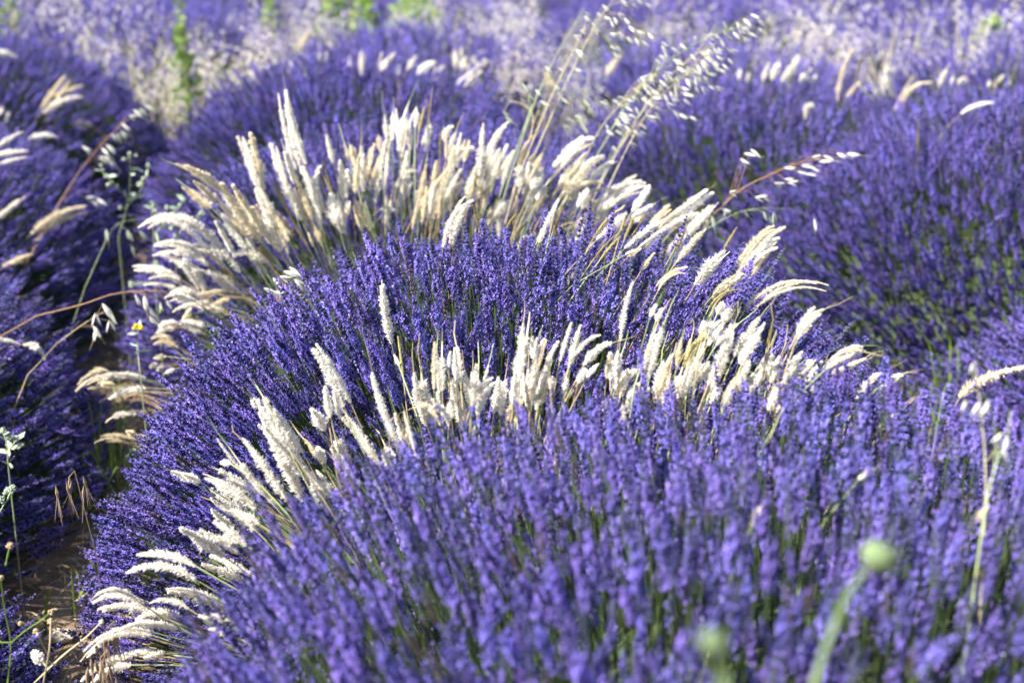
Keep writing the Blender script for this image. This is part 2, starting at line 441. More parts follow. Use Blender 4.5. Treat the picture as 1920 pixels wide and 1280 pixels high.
def build_bush(k):
    b = BUSHES[k]; rng = np.random.default_rng(1000 + k)
    root = empty('lavender_bush', (b.cx, b.cy, 0.0))
    tag(root, b.label, 'lavender bush', b.group or 'lavender bushes in rows')
    # --- flower spikes over the dome
    area = math.pi * b.rx * b.ry
    n = int(area * b.dens * 5.6)
    u = rng.uniform(-1, 1, (n * 2, 2)); rr = np.hypot(u[:, 0], u[:, 1]); u = u[rr < 0.985][:n]; rr = np.hypot(u[:, 0], u[:, 1])
    e = 1e-3
    x = b.cx + b.rx * u[:, 0]; y = b.cy + b.ry * u[:, 1]
    z = b.h(x, y)
    gx = (b.h(x + e, y) - b.h(x - e, y)) / (2 * e); gy = (b.h(x, y + e) - b.h(x, y - e)) / (2 * e)
    w = np.clip(np.sqrt(1 + gx ** 2 + gy ** 2), 1, 4.2) / 4.2
    gap = vnoise(x * 3.3, y * 3.3, k + 1)
    w = w * np.where(gap > 0.62, 0.35, 1.0)
    keep = rng.random(len(x)) < w
    x, y, z, u, rr = x[keep], y[keep], z[keep], u[keep], rr[keep]
    z = z + 0.026 * vnoise(x * 2.1, y * 2.1, k + 11) + rng.normal(0, 0.018, len(x))
    z = z - 0.045                                                # flower base below the canopy line
    keep = (z > 0.03) & (z > canopy_without(k, x, y) - 0.10)
    x, y, z, u, rr = x[keep], y[keep], z[keep], u[keep], rr[keep]
    th = np.radians(b.lean) * rr ** 1.35
    az = np.arctan2(u[:, 1] * 1.0, u[:, 0])
    D = np.stack([np.sin(th) * np.cos(az), np.sin(th) * np.sin(az), np.cos(th)], -1)
    flop = rng.random(len(x)) < .06
    D += rng.normal(0, 1, D.shape) * np.where(flop, .26, .085)[:, None];
    z = z + np.where(rng.random(len(x)) < .04, rng.uniform(.01, .055, len(x)), 0); D /= np.linalg.norm(D, axis=1)[:, None]
    S = b.scale * np.clip(rng.normal(1.0, 0.14, len(x)), 0.65, 1.4)
    P = np.stack([x, y, z], -1) - D * np.where(rng.random(len(x)) < 0.55, rng.uniform(0, 0.13, len(x)), 0.0)[:, None]
    R = eulers(D)
    VI = rng.integers(0, 8 if b.near else len(SPIKES_FAR), len(x))
    if b.near:
        q = rng.random(len(x)); VI = np.where(q < .11, 8, np.where(q < .165, 9, VI))
    single = np.zeros(len(x), bool)
    if b.nsingle and b.near:
        tip = P + D * 0.06
        px, py, zc = project(tip)
        ok = (px > -10) & (px < 1930) & (py > -10) & (py < 1300) & (zc > 0.3)
        ok &= ~occluded(tip + np.array([0, 0, 0.03]))
        idx = np.where(ok)[0]
        idx = idx[np.argsort(zc[idx])][:b.nsingle]
        single[idx] = True
    loc = P - np.array([b.cx, b.cy, 0])
    scatter_object('flower_mass', loc[~single], R[~single], S[~single], VI[~single], NG_NEAR if b.near else NG_FAR, root)['kind'] = 'stuff'
    for i in np.where(single)[0]:
        o = bpy.data.objects.new('flower_spike', SPIKES[VI[i]]); COL.objects.link(o)
        o.parent = root; o.location = loc[i]; o.rotation_euler = R[i]; o.scale = (S[i],) * 3
    # --- inner foliage: a dark leafy dome with narrow leaves standing out of it
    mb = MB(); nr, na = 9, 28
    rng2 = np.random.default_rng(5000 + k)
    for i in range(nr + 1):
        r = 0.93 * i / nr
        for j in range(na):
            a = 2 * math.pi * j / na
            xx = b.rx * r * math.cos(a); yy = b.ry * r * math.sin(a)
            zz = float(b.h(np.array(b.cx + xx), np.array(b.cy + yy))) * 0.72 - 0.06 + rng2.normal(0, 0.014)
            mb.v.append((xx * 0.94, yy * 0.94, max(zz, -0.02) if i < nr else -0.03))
    for i in range(nr):
        for j in range(na):
            j2 = (j + 1) % na
            mb.f.append((i * na + j, i * na + j2, (i + 1) * na + j2, (i + 1) * na + j)); mb.m.append(0)
    nb = 1500 if b.near else 250
    uu = rng2.uniform(-1, 1, (nb * 2, 2)); q = np.hypot(uu[:, 0], uu[:, 1]); uu = uu[q < 0.95][:nb]
    for (ux, uy) in uu:
        r = math.hypot(ux, uy); xx = b.rx * ux; yy = b.ry * uy
        zz = float(b.h(np.array(b.cx + xx), np.array(b.cy + yy))) * 0.72 - 0.09
        if zz < -0.02: continue
        t = math.radians(60) * r + rng2.normal(0, .25); a = math.atan2(uy, ux) + rng2.normal(0, .3)
        d = np.array([math.sin(t) * math.cos(a), math.sin(t) * math.sin(a), math.cos(t)])
        sd = np.cross(d, rng2.normal(0, 1, 3)); sd /= np.linalg.norm(sd)
        L = rng2.uniform(.07, .15); p = np.array([xx * .94, yy * .94, zz])
        mb.blade([p, p + d * L * .6, p + d * L], [.0035, .003, .0006], sd, 1)
    mb.build('foliage', [M['foliage'], M['leaf']], root)
    return root

for k in range(len(BUSHES)): build_bush(k)

# ------------------------------------------------------------------ fluffy grass ears
def ear_mesh(spine, R, kind, seed):
    """spine: points base->tip. R: half width of the fluff in metres."""
    r = np.random.default_rng(seed); mb = MB()
    spine = np.asarray(spine); n = len(spine)
    seg = np.linalg.norm(np.diff(spine, axis=0), axis=1); L = seg.sum()
    def at(t):
        f = t * (n - 1); i = min(int(f), n - 2); w = f - i
        return spine[i] * (1 - w) + spine[i + 1] * w
    def tan(t):
        d = at(min(t + .04, 1)) - at(max(t - .04, 0)); return d / (np.linalg.norm(d) + 1e-12)
    tp = r.uniform(.6, .82)
    def prof(t): return (min(1, 0.5 + t * 2.6)) * (1 - tp * max(0, (t - 0.28) / 0.72) ** 1.6) * lump(t)
    ph = r.uniform(0, 6.28, 3)
    def lump(t): return 1 + 0.13 * math.sin(L / R * t * 1.1 + ph[0]) + 0.10 * math.sin(L / R * t * 2.3 + ph[1])
    ts = np.linspace(0, 1, 9)
    if kind == 't':
        mb.tube([at(t) for t in ts], [R * .50 * prof(t) for t in ts], 6, 1)
        ns = int(np.clip(L / R * 9, 60, 170)); slant = (0.35, 0.55); ln = (0.9, 1.4); wd = 0.34
    else:
        mb.tube([at(t) for t in ts], [R * .34 * prof(t) for t in ts], 6, 1)
        ns = int(np.clip(L / R * 17, 120, 330)); slant = (0.75, 1.25); ln = (0.70, 1.25); wd = 0.26
    tmax = r.uniform(.55, .9) if (kind == 'f' and r.random() < .18) else 1.0      # some ears have half shed
    tt = np.minimum(0.995, (np.arange(ns) + r.random(ns)) / ns) * tmax
    f_ = tt * (n - 1); i0 = np.minimum(f_.astype(int), n - 2); w0 = (f_ - i0)[:, None]
    p = spine[i0] * (1 - w0) + spine[i0 + 1] * w0
    T = np.gradient(spine, axis=0); T = T[i0] * (1 - w0) + T[i0 + 1] * w0; T /= np.linalg.norm(T, axis=1)[:, None]
    a = np.cross(T, [0.2, 0.5, 0.84]); a /= np.linalg.norm(a, axis=1)[:, None]; cc = np.cross(T, a)
    w = np.arange(ns) * 2.399 + r.normal(0, .3, ns)
    rad = np.cos(w)[:, None] * a + np.sin(w)[:, None] * cc
    tl = r.uniform(*slant, ns)
    d = T * np.cos(tl)[:, None] + rad * np.sin(tl)[:, None]; d[:, 2] -= .05
    pr = np.array([prof(x) for x in tt])
    l = (R * pr * r.uniform(*ln, ns) / np.maximum(.55, np.sin(tl)) * (0.75 if kind == 't' else 1.0))[:, None]
    sd = np.cross(d, rad); sd /= (np.linalg.norm(sd, axis=1)[:, None] + 1e-9)
    q = p + rad * R * .18 * pr[:, None]
    ww = (R * wd * r.uniform(.7, 1.3, ns))[:, None]
    quads = np.stack([q, q + d * l * .55 + sd * ww, q + d * l, q + d * l * .55 - sd * ww], 1)
    b0 = len(mb.v); mb.v.extend(map(tuple, quads.reshape(-1, 3)))
    mb.f.extend((b0 + 4 * k, b0 + 4 * k + 1, b0 + 4 * k + 2, b0 + 4 * k + 3) for k in range(ns)); mb.m.extend([0] * ns)
    if kind != 't':                                               # fine hairs spreading from every scale
        q3 = np.repeat(q, 3, 0); d3 = np.repeat(d, 3, 0); l3 = np.repeat(l, 3, 0); m3 = len(q3)
        d2 = d3 + r.normal(0, .42, (m3, 3)); d2 /= np.linalg.norm(d2, axis=1)[:, None]
        s2 = np.cross(d2, r.normal(0, 1, (m3, 3))); s2 /= np.linalg.norm(s2, axis=1)[:, None]
        q2 = q3 + d3 * l3 * r.uniform(.1, .6, (m3, 1)); l2 = l3 * r.uniform(.45, .85, (m3, 1)); w2 = R * .085
        tri = np.stack([q2 - s2 * w2, q2 + s2 * w2, q2 + d2 * l2], 1)
        b0 = len(mb.v); mb.v.extend(map(tuple, tri.reshape(-1, 3)))
        mb.f.extend((b0 + 3 * k, b0 + 3 * k + 1, b0 + 3 * k + 2) for k in range(m3)); mb.m.extend([0] * m3)
    return mb

EAR_N = [0]
def add_ear(root, root_loc, spec, Y, ymode='y', tipbare=0.0, rootpos=None, steps=12):
    """spec = (kind, w, base, tip[, mid]) in photo pixels; Y = the vertical plane it stands in"""
    EAR_N[0] += 1
    rng = np.random.default_rng(9000 + EAR_N[0])
    kind, w, pb, pt = spec[:4]; pm = spec[4] if len(spec) > 4 else None
    if ymode == 'z':
        Yb = at_canopy(pb[0], pb[1], Y if Y < 0 else .03)[1]
    else:
        Yb = Y + rng.uniform(-.06, .06)
    if ymode == 'y':                                              # a stalk the photo shows is in front of what would hide it
        px = (pb[0] * .62 + pt[0] * .38, pb[1] * .62 + pt[1] * .38)
        cand = Yb - .06 * np.arange(steps)
        hid = occluded(np.array([at_y(*px, q) for q in cand]), .03)
        Yb = float(cand[int(np.argmin(hid))]) if not hid.all() else Yb
    Yt = Yb + rng.uniform(-.035, .035)
    B = at_y(*pb, Yb); T = at_y(*pt, Yt)
    if pm is None:
        Mi = (B + T) / 2 + np.array([0, 0, 0.03]) * np.linalg.norm(T - B) * rng.uniform(0.3, 1.4)
    else:
        Mi = at_y(*pm, (Yb + Yt) / 2)
    C = 2 * Mi - (B + T) / 2
    t = np.linspace(0, 1, 12)[:, None]
    sp = (1 - t) ** 2 * B + 2 * (1 - t) * t * C + t ** 2 * T
    _, _, zc = project(Mi)
    R = w * 0.5 / (FPX / zc) * 1.04 * rng.uniform(.74, 1.12)
    d0 = sp[1] - sp[0]; d0 /= np.linalg.norm(d0)
    if rootpos is None: rootpos = root_loc
    rp = np.array(rootpos) + np.array([rng.uniform(-.05, .05), rng.uniform(-.04, .04), -0.01])
    ln = np.linalg.norm(B - rp)
    st = bez3(rp, rp + np.array([0, 0, ln * .42]), B - d0 * ln * .33, B, 9)
    if st[:, 2].min() < -0.02: st[:, 2] = np.maximum(st[:, 2], -0.02)
    off = np.array(root_loc)
    sm = MB()
    r0 = 0.0008 if kind != 't' else 0.0010
    sm.tube(st - off, np.linspace(r0 * 1.3, r0, len(st)), 4, 0)
    if tipbare and rng.random() < tipbare:                        # bare rachis above the fluff
        dt = sp[-1] - sp[-3]; dt /= np.linalg.norm(dt)
        Lb = rng.uniform(.018, .055)
        sm.tube([sp[-1] - off - dt * 0.012, sp[-1] - off + dt * Lb * .5 + rng.normal(0, .002, 3), sp[-1] - off + dt * Lb], [.0009, .0007, .0004], 3, 0)
    stem = sm.build('stem', [M['straw'] if rng.random() < .6 else M['greenstem']], root)
    mb = ear_mesh(sp - off, R, kind, 20000 + EAR_N[0])
    fm = {'f': [M['fluff'], M['husk']], 'c': [M['cream'], M['husk']], 't': [M['tan'], M['tan']]}[kind]
    mb.build('ear', fm, stem)

def blades(root, spread, n, L, seed, m='blade', width=.004):
    r = np.random.default_rng(seed); mb = MB()
    for i in range(n):
        a = r.uniform(0, 6.28); t = abs(r.normal(0, .35)) + .05
        p = np.array([r.normal(0, spread), r.normal(0, spread * .7), -0.01])
        d = np.array([math.sin(t) * math.cos(a), math.sin(t) * math.sin(a), math.cos(t)])
        l = L * r.uniform(.5, 1.1)
        dr = np.array([d[0], d[1], 0]) * l * .6
        sd = np.cross(d, r.normal(0, 1, 3)); sd /= np.linalg.norm(sd)
        pts = [p, p + d * l * .5, p + d * l * .8 + dr * .3 - np.array([0, 0, .02]), p + d * l + dr - np.array([0, 0, .1 * l])]
        mb.blade(pts, [width, width, width * .7, width * .1], sd, 0)
    o = mb.build('blades', [M[m]], root); o['kind'] = 'stuff'
    return o

def tuft(label, group, Y, ears, ymode='y', tipbare=0.0, rowx=0.5, nblades=26, pull=0.42, rootz=0.0, fill=None):
    if fill is None: fill = .65 if group == G2 else .85 if group == G1 and ears[0][2][0] > 900 else .40 if group == G1 else .15
    B = np.array([(at_canopy(*e[2]) if ymode == 'z' else at_y(*e[2], Y)) for e in ears])
    cx = B[:, 0].mean(); cy = B[:, 1].mean()
    bx = cx + (rowx - cx) * pull
    root = empty('grass_tuft', (bx, cy, rootz)); tag(root, label, 'grass', group)
    rf = random.Random(len(label) * 31 + int(ears[0][2][0]))
    extra = []
    for e in (list(ears) * 2 if fill else []):
        if rf.random() < fill:
            dx, dy = rf.uniform(-20, 20), rf.uniform(-18, 6) if group == G1 else rf.uniform(-6, 16); dt = rf.uniform(-10, 10)
            extra.append((e[0] if rf.random() < .85 else c, e[1] * rf.uniform(.6, .95), (e[2][0] + dx, e[2][1] + dy), (e[3][0] + dx + dt, e[3][1] + dy + rf.uniform(-4, 6))) + (((e[4][0] + dx + dt * .5, e[4][1] + dy),) if len(e) > 4 else ()))
    for e in list(ears) + extra:
        Bx = (at_canopy(*e[2]) if ymode == 'z' else at_y(*e[2], Y))
        rp = np.array([bx + (Bx[0] - cx) * 0.45, cy + (Bx[1] - cy) * .6, rootz])
        add_ear(root, (bx, cy, rootz), e, Y, ymode, tipbare, rp, steps=3 if group == G1 else 12)
    if nblades: blades(root, .06, nblades, .42, 777 + EAR_N[0])
    return root

f, c, t = 'f', 'c', 't'
G2 = 'cream grass tufts of the far arc'
G1 = 'cream grass tufts of the near arc'
Y2 = 2.97
tuft('low bleached grass ears sagging left over the shaded valley', G2, 2.80, [
    (c, 9, (310, 668), (290, 671)), (f, 9, (309, 687), (292, 695)), (f, 12, (274, 710), (182, 720), (228, 704)),
    (c, 15, (203, 698), (146, 721), (176, 697)), (f, 13, (273, 727), (206, 748), (236, 732)), (f, 12, (277, 774), (198, 792), (228, 776)),
    (c, 11, (252, 823), (188, 818), (218, 815)), (c, 12, (279, 827), (262, 815)), (c, 12, (215, 721), (190, 720))], pull=.5)
tuft('cream ears lying leftward below the arched ones, far arc', G2, 2.90, [
    (f, 14, (381, 558), (320, 549), (346, 544)), (c, 11, (412, 545), (372, 550)), (f, 11, (359, 555), (334, 566)), (f, 15, (399, 568), (346, 576), (372, 568)),
    (f, 14, (420, 582), (384, 577)), (c, 10, (359, 577), (343, 599)), (f, 15, (334, 608), (298, 612), (315, 606)), (f, 13, (379, 616), (337, 602)),
    (c, 12, (327, 641), (284, 635), (306, 630)), (f, 15, (440, 548), (400, 520))], pull=.5)
tuft('arched cream ears bowing far to the left, top of the shaded valley', G2, 2.95, [
    (f, 19, (405, 457), (267, 422), (333, 407)), (f, 17, (384, 486), (289, 461), (340, 461)), (f, 19, (451, 511), (357, 463), (405, 468)),
    (f, 14, (330, 518), (249, 499), (292, 502)), (f, 13, (340, 534), (280, 522), (315, 519)), (f, 18, (386, 543), (310, 482), (352, 497)),
    (f, 16, (440, 534), (363, 507), (402, 514)), (f, 15, (499, 493), (440, 476), (469, 475)), (t, 11, (446, 528), (411, 501))], pull=.45)
tuft('cream ears fanning up and left beside the arched ones', G2, Y2, [
    (c, 15, (418, 361), (346, 311), (384, 331)), (f, 19, (473, 436), (415, 358), (446, 401)), (c, 15, (405, 378), (363, 340)), (c, 19, (511, 457), (436, 347), (469, 397)),
    (f, 17, (461, 468), (415, 401)), (t, 12, (517, 491), (488, 461)), (c, 13, (473, 436), (440, 382), (463, 390))], tipbare=.2)
tuft('tallest cream ears standing up left of the far arc centre', G2, Y2, [
    (f, 23, (536, 468), (486, 353)), (f, 20, (490, 362), (455, 257)), (f, 19, (603, 422), (560, 300), (582, 352)), (f, 18, (565, 312), (535, 168), (546, 240)),
    (f, 22, (565, 413), (508, 270), (532, 340)), (t, 11, (561, 438), (513, 343)), (c, 13, (551, 443), (509, 390)), (c, 13, (542, 453), (519, 409)),
    (f, 15, (609, 399), (603, 311), (593, 340)), (t, 9, (622, 357), (605, 301)), (f, 20, (634, 422), (619, 363)), (c, 11, (603, 457), (590, 426)),
    (f, 14, (552, 345), (527, 262)), (c, 12, (585, 410), (556, 340))], tipbare=.25)
tuft('slim white ears with purple showing between them, far arc', G2, Y2 + .05, [
    (f, 15, (625, 306), (612, 252)), (f, 14, (643, 375), (637, 300)), (c, 11, (664, 304), (658, 273)), (f, 16, (677, 350), (677, 275)), (f, 15, (668, 358), (650, 319)),
    (c, 12, (687, 342), (702, 269)), (c, 11, (712, 283), (710, 254)), (f, 16, (704, 379), (725, 263), (714, 304)), (f, 20, (637, 423), (622, 365)),
    (f, 12, (645, 415), (656, 379)), (c, 15, (683, 425), (664, 373))], tipbare=.5)
tuft('scattered upright ears rising above the far arc centre', G2, Y2 + .10, [
    (f, 14, (735, 263), (737, 210)), (f, 14, (748, 283), (768, 190), (754, 232)), (f, 12, (779, 233), (781, 204)), (t, 9, (785, 248), (796, 202)),
    (f, 13, (768, 281), (768, 229)), (f, 15, (791, 273), (804, 217), (803, 246)), (f, 13, (750, 352), (764, 283)), (f, 11, (745, 350), (781, 321), (760, 326)),
    (f, 12, (723, 408), (723, 367)), (f, 9, (723, 398), (741, 392)), (f, 12, (758, 366), (757, 340))], tipbare=.4)
tuft('broad cream ears leaning right at the far arc centre', G2, Y2, [
    (f, 13, (835, 267), (850, 237), (836, 248)), (f, 12, (839, 290), (854, 250)), (t, 8, (825, 294), (825, 252)), (f, 19, (823, 388), (885, 279), (850, 306)),
    (c, 15, (785, 388), (841, 317)), (f, 16, (779, 394), (796, 325)), (c, 14, (806, 377), (821, 304)), (f, 16, (835, 377), (864, 317)), (f, 16, (850, 460), (887, 375), (862, 405)),
    (f, 15, (808, 400), (814, 346)), (c, 13, (792, 420), (800, 350)), (f, 17, (812, 410), (838, 340)), (c, 12, (862, 300), (872, 262))], tipbare=.2)
tuft('thick pale ears left of the bent wild oat stalks, far arc', G2, Y2 + .02, [
    (f, 17, (898, 329), (906, 231)), (f, 18, (912, 317), (948, 237), (926, 266)), (f, 18, (921, 335), (952, 271)), (f, 15, (931, 335), (962, 285)), (f, 19, (873, 373), (900, 305)),
    (t, 8, (887, 367), (894, 329)), (t, 8, (908, 346), (921, 304)), (t, 7, (908, 450), (891, 363)), (f, 16, (927, 408), (943, 375)), (t, 7, (933, 460), (923, 421)),
    (f, 16, (905, 360), (922, 300)), (f, 17, (929, 409), (954, 376)), (t, 10, (952, 424), (968, 401)), (f, 16, (940, 450), (936, 405)), (c, 14, (895, 375), (915, 325))], tipbare=.1)
tuft('cream ears leaning right beneath the tall wild oats', G2, Y2, [
    (t, 10, (977, 313), (1004, 251), (986, 275)), (c, 15, (980, 335), (1002, 290)), (f, 16, (996, 355), (1018, 315)), (f, 16, (1006, 376), (1033, 334)), (c, 14, (1004, 388), (1027, 366)),
    (f, 15, (1037, 313), (1091, 257)), (f, 14, (1052, 303), (1114, 259), (1083, 270)), (f, 15, (1048, 347), (1100, 288)), (c, 13, (1043, 359), (1087, 305)), (c, 9, (983, 447), (1004, 438)),
    (c, 10, (964, 470), (981, 451)), (f, 15, (972, 350), (975, 300)), (f, 16, (1010, 455), (1048, 372)), (t, 8, (1031, 439), (1041, 391)), (t, 9, (1031, 459), (1075, 418), (1048, 428)), (f, 17, (985, 390), (1008, 345))], tipbare=.3)
tuft('cream ears swept right, middle of the right half of the far arc', G2, Y2 - .03, [
    (f, 19, (1079, 347), (1133, 293), (1104, 312)), (f, 15, (1064, 366), (1079, 338)), (c, 10, (1075, 359), (1131, 344), (1104, 342)), (f, 16, (1083, 388), (1102, 355)),
    (t, 10, (1104, 441), (1109, 368)), (f, 19, (1054, 493), (1094, 409)), (c, 14, (1066, 490), (1083, 445)), (t, 9, (1108, 455), (1167, 391), (1135, 416)),
    (f, 12, (1167, 347), (1194, 328)), (f, 14, (1119, 382), (1202, 340), (1158, 353)), (f, 14, (1125, 397), (1208, 345), (1165, 364)), (f, 19, (1112, 425), (1140, 385)), (f, 18, (1120, 405), (1150, 372)), (c, 14, (1090, 420), (1112, 395))], tipbare=.3)
tuft('slender ears bending right at the right shoulder of the far arc', G2, 2.66, [
    (f, 13, (1185, 397), (1218, 347), (1207, 366)), (f, 13, (1187, 407), (1225, 384)), (t, 9, (1171, 449), (1190, 405)), (f, 16, (1130, 440), (1173, 400)), (c, 13, (1219, 422), (1256, 384)),
    (f, 13, (1171, 466), (1258, 405), (1222, 426)), (t, 10, (1125, 487), (1162, 443)), (c, 10, (1179, 480), (1202, 466)), (f, 13, (1260, 408), (1326, 356)), (f, 16, (1250, 430), (1310, 401), (1279, 411)),
    (f, 17, (1248, 474), (1333, 385), (1300, 420)), (t, 9, (1268, 470), (1283, 437)), (c, 13, (1273, 485), (1323, 430)), (c, 9, (1243, 531), (1289, 501), (1262, 509)), (c, 11, (1202, 508), (1227, 474))], tipbare=.3)
tuft('golden ears leaning out over the dark slope, right end of far arc', G2, 2.45, [
    (t, 9, (1356, 470), (1382, 426)), (f, 17, (1302, 535), (1358, 472), (1330, 496)), (c, 13, (1379, 501), (1451, 424), (1416, 450)), (f, 18, (1381, 516), (1460, 447), (1420, 472)),
    (c, 10, (1398, 531), (1456, 453), (1430, 486)), (c, 16, (1348, 554), (1391, 514)), (t, 10, (1335, 583), (1391, 543), (1358, 552)), (c, 11, (1417, 576), (1554, 535), (1484, 533))], rowx=.5)

# ears standing alone in the middle bush
for lab, e, z in (
    ('lone white ear standing in the middle of the sharp lavender dome', (f, 20, (735, 645), (716, 525), (722, 580)), .71),
    ('lone pale ear with a tan foot on the right of the sharp dome', (f, 16, (1163, 640), (1187, 528), (1172, 578)), .71),
    ('thin olive ear beside the lone white one', (t, 9, (756, 704), (746, 631)), .71)):
    b0 = at_canopy(*e[2])
    r_ = empty('grass_stalk', (b0[0] + .02, b0[1] + .05, 0.0)); tag(r_, lab, 'grass', 'single grass stalks')
    add_ear(r_, (b0[0] + .02, b0[1] + .05, 0.0), e, z, 'z')

Y1 = 1.70
tuft('bunch of cream ears bowing left at the very bottom left', G1, 1.72, [
    (f, 19, (369, 1087), (238, 1074), (300, 1060)), (f, 20, (459, 1089), (379, 1057)), (f, 20, (426, 1145), (315, 1109), (366, 1116)), (f, 17, (270, 1134), (174, 1130), (220, 1114)),
    (f, 15, (292, 1151), (193, 1145), (240, 1136)), (f, 14, (354, 1141), (281, 1130), (318, 1124)), (f, 18, (343, 1160), (255, 1162), (298, 1148)), (f, 17, (332, 1179), (225, 1179), (275, 1168)),
    (f, 18, (442, 1168), (373, 1154)), (f, 16, (285, 1190), (165, 1231), (220, 1188)), (f, 14, (281, 1222), (221, 1237), (248, 1224)), (f, 13, (309, 1224), (270, 1233)),
    (f, 16, (246, 1246), (172, 1282), (204, 1256)), (f, 15, (428, 1188), (392, 1179)), (f, 15, (361, 1057), (256, 1040), (310, 1038))], pull=.5)
tuft('cream ears pointing left above the lowest bunch, near arc', G1, 1.72, [
    (f, 13, (439, 987), (392, 949), (414, 971)), (f, 21, (484, 997), (417, 951), (452, 971)), (f, 21, (423, 1044), (337, 990), (378, 1012)), (f, 19, (447, 1037), (375, 993)), (f, 15, (448, 1016), (400, 1005)),
    (f, 14, (374, 902), (342, 888)), (f, 15, (480, 957), (384, 896), (432, 918)), (f, 17, (455, 952), (395, 915), (422, 936)), (f, 20, (476, 977), (413, 946))], pull=.45, tipbare=.3)
tuft('big white brushlike ears slanting up left, near arc', G1, Y1, [
    (f, 13, (488, 765), (470, 746)), (f, 19, (557, 846), (499, 756), (526, 797)), (f, 24, (570, 940), (488, 771), (524, 850)), (f, 23, (580, 898), (495, 800)), (f, 23, (538, 940), (455, 821), (492, 870)),
    (f, 16, (518, 946), (430, 838), (468, 890)), (f, 11, (432, 869), (415, 867)), (f, 12, (472, 919), (438, 894)), (f, 16, (609, 950), (578, 886)), (f, 18, (637, 940), (593, 881)), (f, 14, (609, 867), (593, 836))], pull=.35, tipbare=.5)
tuft('long white ears with bare dry tips left of the near arc centre', G1, Y1, [
    (f, 19, (645, 763), (587, 654), (616, 700)), (f, 15, (620, 781), (609, 725)), (f, 18, (609, 806), (584, 767)), (f, 18, (664, 888), (622, 790), (636, 836)), (f, 17, (710, 872), (649, 779), (680, 820)),
    (f, 18, (754, 858), (698, 698), (719, 770)), (f, 16, (664, 917), (622, 842), (645, 880)), (f, 14, (730, 877), (716, 842)), (f, 15, (764, 846), (741, 775)), (c, 12, (766, 844), (758, 788)), (f, 16, (740, 868), (722, 838))], pull=.3, tipbare=.4)
tuft('cluster of fluffy white ears at the near arc centre', G1, Y1, [
    (f, 20, (800, 798), (777, 698), (783, 745)), (f, 15, (829, 733), (829, 640)), (f, 17, (864, 721), (858, 650)), (f, 10, (842, 688), (844, 660)), (f, 18, (871, 808), (842, 706), (855, 750)),
    (f, 18, (885, 763), (894, 683)), (f, 17, (881, 763), (873, 700)), (f, 14, (894, 779), (927, 717), (908, 742)), (f, 14, (842, 798), (804, 769), (826, 764)), (f, 17, (842, 788), (848, 746)), (f, 9, (748, 685), (739, 665))], pull=.2, tipbare=.6)
tuft('close upright white ears right of the near arc centre', G1, Y1, [
    (f, 18, (963, 737), (981, 606), (975, 665)), (f, 13, (1000, 671), (998, 631)), (f, 16, (996, 727), (1020, 635), (1005, 675)), (f, 21, (938, 779), (946, 716)), (c, 16, (952, 800), (960, 748)),
    (f, 17, (979, 758), (979, 693)), (f, 17, (990, 764), (990, 693)), (f, 18, (1006, 768), (1013, 704)), (f, 12, (1038, 733), (1036, 706)), (f, 17, (960, 775), (968, 720))], pull=.1, tipbare=.6)
tuft('white ears around a bent one, near arc right of centre', G1, Y1 - .02, [
    (f, 16, (1067, 689), (1088, 610), (1078, 648)), (f, 14, (1094, 685), (1146, 643), (1119, 656)), (f, 20, (1152, 748), (1200, 693), (1170, 705)), (f, 17, (1144, 712), (1144, 660)), (f, 15, (1152, 710), (1165, 664)),
    (f, 17, (1177, 754), (1196, 718)), (f, 17, (1146, 789), (1136, 748)), (f, 16, (1163, 800), (1169, 758)), (f, 13, (1060, 740), (1064, 700)), (f, 14, (1085, 715), (1098, 690))], pull=.1, tipbare=.6)
tuft('tall white ears with dry whiskers leaning right, near arc', G1, Y1 - .03, [
    (f, 13, (1230, 602), (1242, 579)), (f, 20, (1215, 710), (1246, 606), (1232, 645)), (f, 20, (1200, 779), (1215, 727)), (f, 18, (1225, 739), (1244, 677)), (c, 13, (1269, 685), (1279, 632)),
    (f, 19, (1242, 768), (1256, 700)), (t, 13, (1281, 684), (1329, 623), (1302, 648)), (f, 14, (1327, 646), (1358, 605)), (f, 16, (1356, 600), (1369, 580)), (f, 15, (1313, 623), (1325, 605)), (f, 23, (1283, 740), (1313, 657)), (f, 19, (1308, 717), (1323, 682)), (f, 18, (1262, 755), (1280, 690))], pull=.15, tipbare=.6)
tuft('dense white ears sweeping right before the sharp dome, near arc', G1, Y1 - .05, [
    (f, 19, (1333, 732), (1375, 623), (1360, 668)), (f, 19, (1390, 684), (1434, 605), (1412, 642)), (t, 9, (1438, 653), (1450, 600)), (f, 19, (1377, 744), (1404, 684)), (f, 14, (1415, 734), (1431, 688)),
    (f, 16, (1388, 771), (1411, 724)), (f, 18, (1392, 784), (1413, 755)), (f, 19, (1333, 757), (1350, 728)), (f, 17, (1355, 770), (1380, 715))], pull=.2, tipbare=.5)
tuft('shaggy white ears near the right end of the near arc', G1, Y1 - .07, [
    (f, 16, (1496, 636), (1538, 588), (1514, 608)), (f, 20, (1471, 707), (1504, 659)), (f, 21, (1479, 732), (1521, 676)), (f, 23, (1452, 749), (1492, 690)), (f, 10, (1444, 684), (1448, 665)), (f, 20, (1444, 719), (1461, 682)),
    (c, 12, (1494, 753), (1542, 721), (1520, 731)), (f, 16, (1463, 796), (1479, 759)), (f, 18, (1440, 770), (1462, 728))], pull=.2, tipbare=.6)
tuft('loose ears with bare stalks at the far right of the near arc', G1, Y1 - .10, [
    (f, 13, (1555, 683), (1622, 658), (1593, 660)), (c, 14, (1553, 706), (1605, 681)), (f, 17, (1608, 758), (1649, 700), (1624, 722)), (f, 13, (1647, 729), (1685, 710)), (f, 17, (1643, 810), (1683, 771))], pull=.25, tipbare=.95)

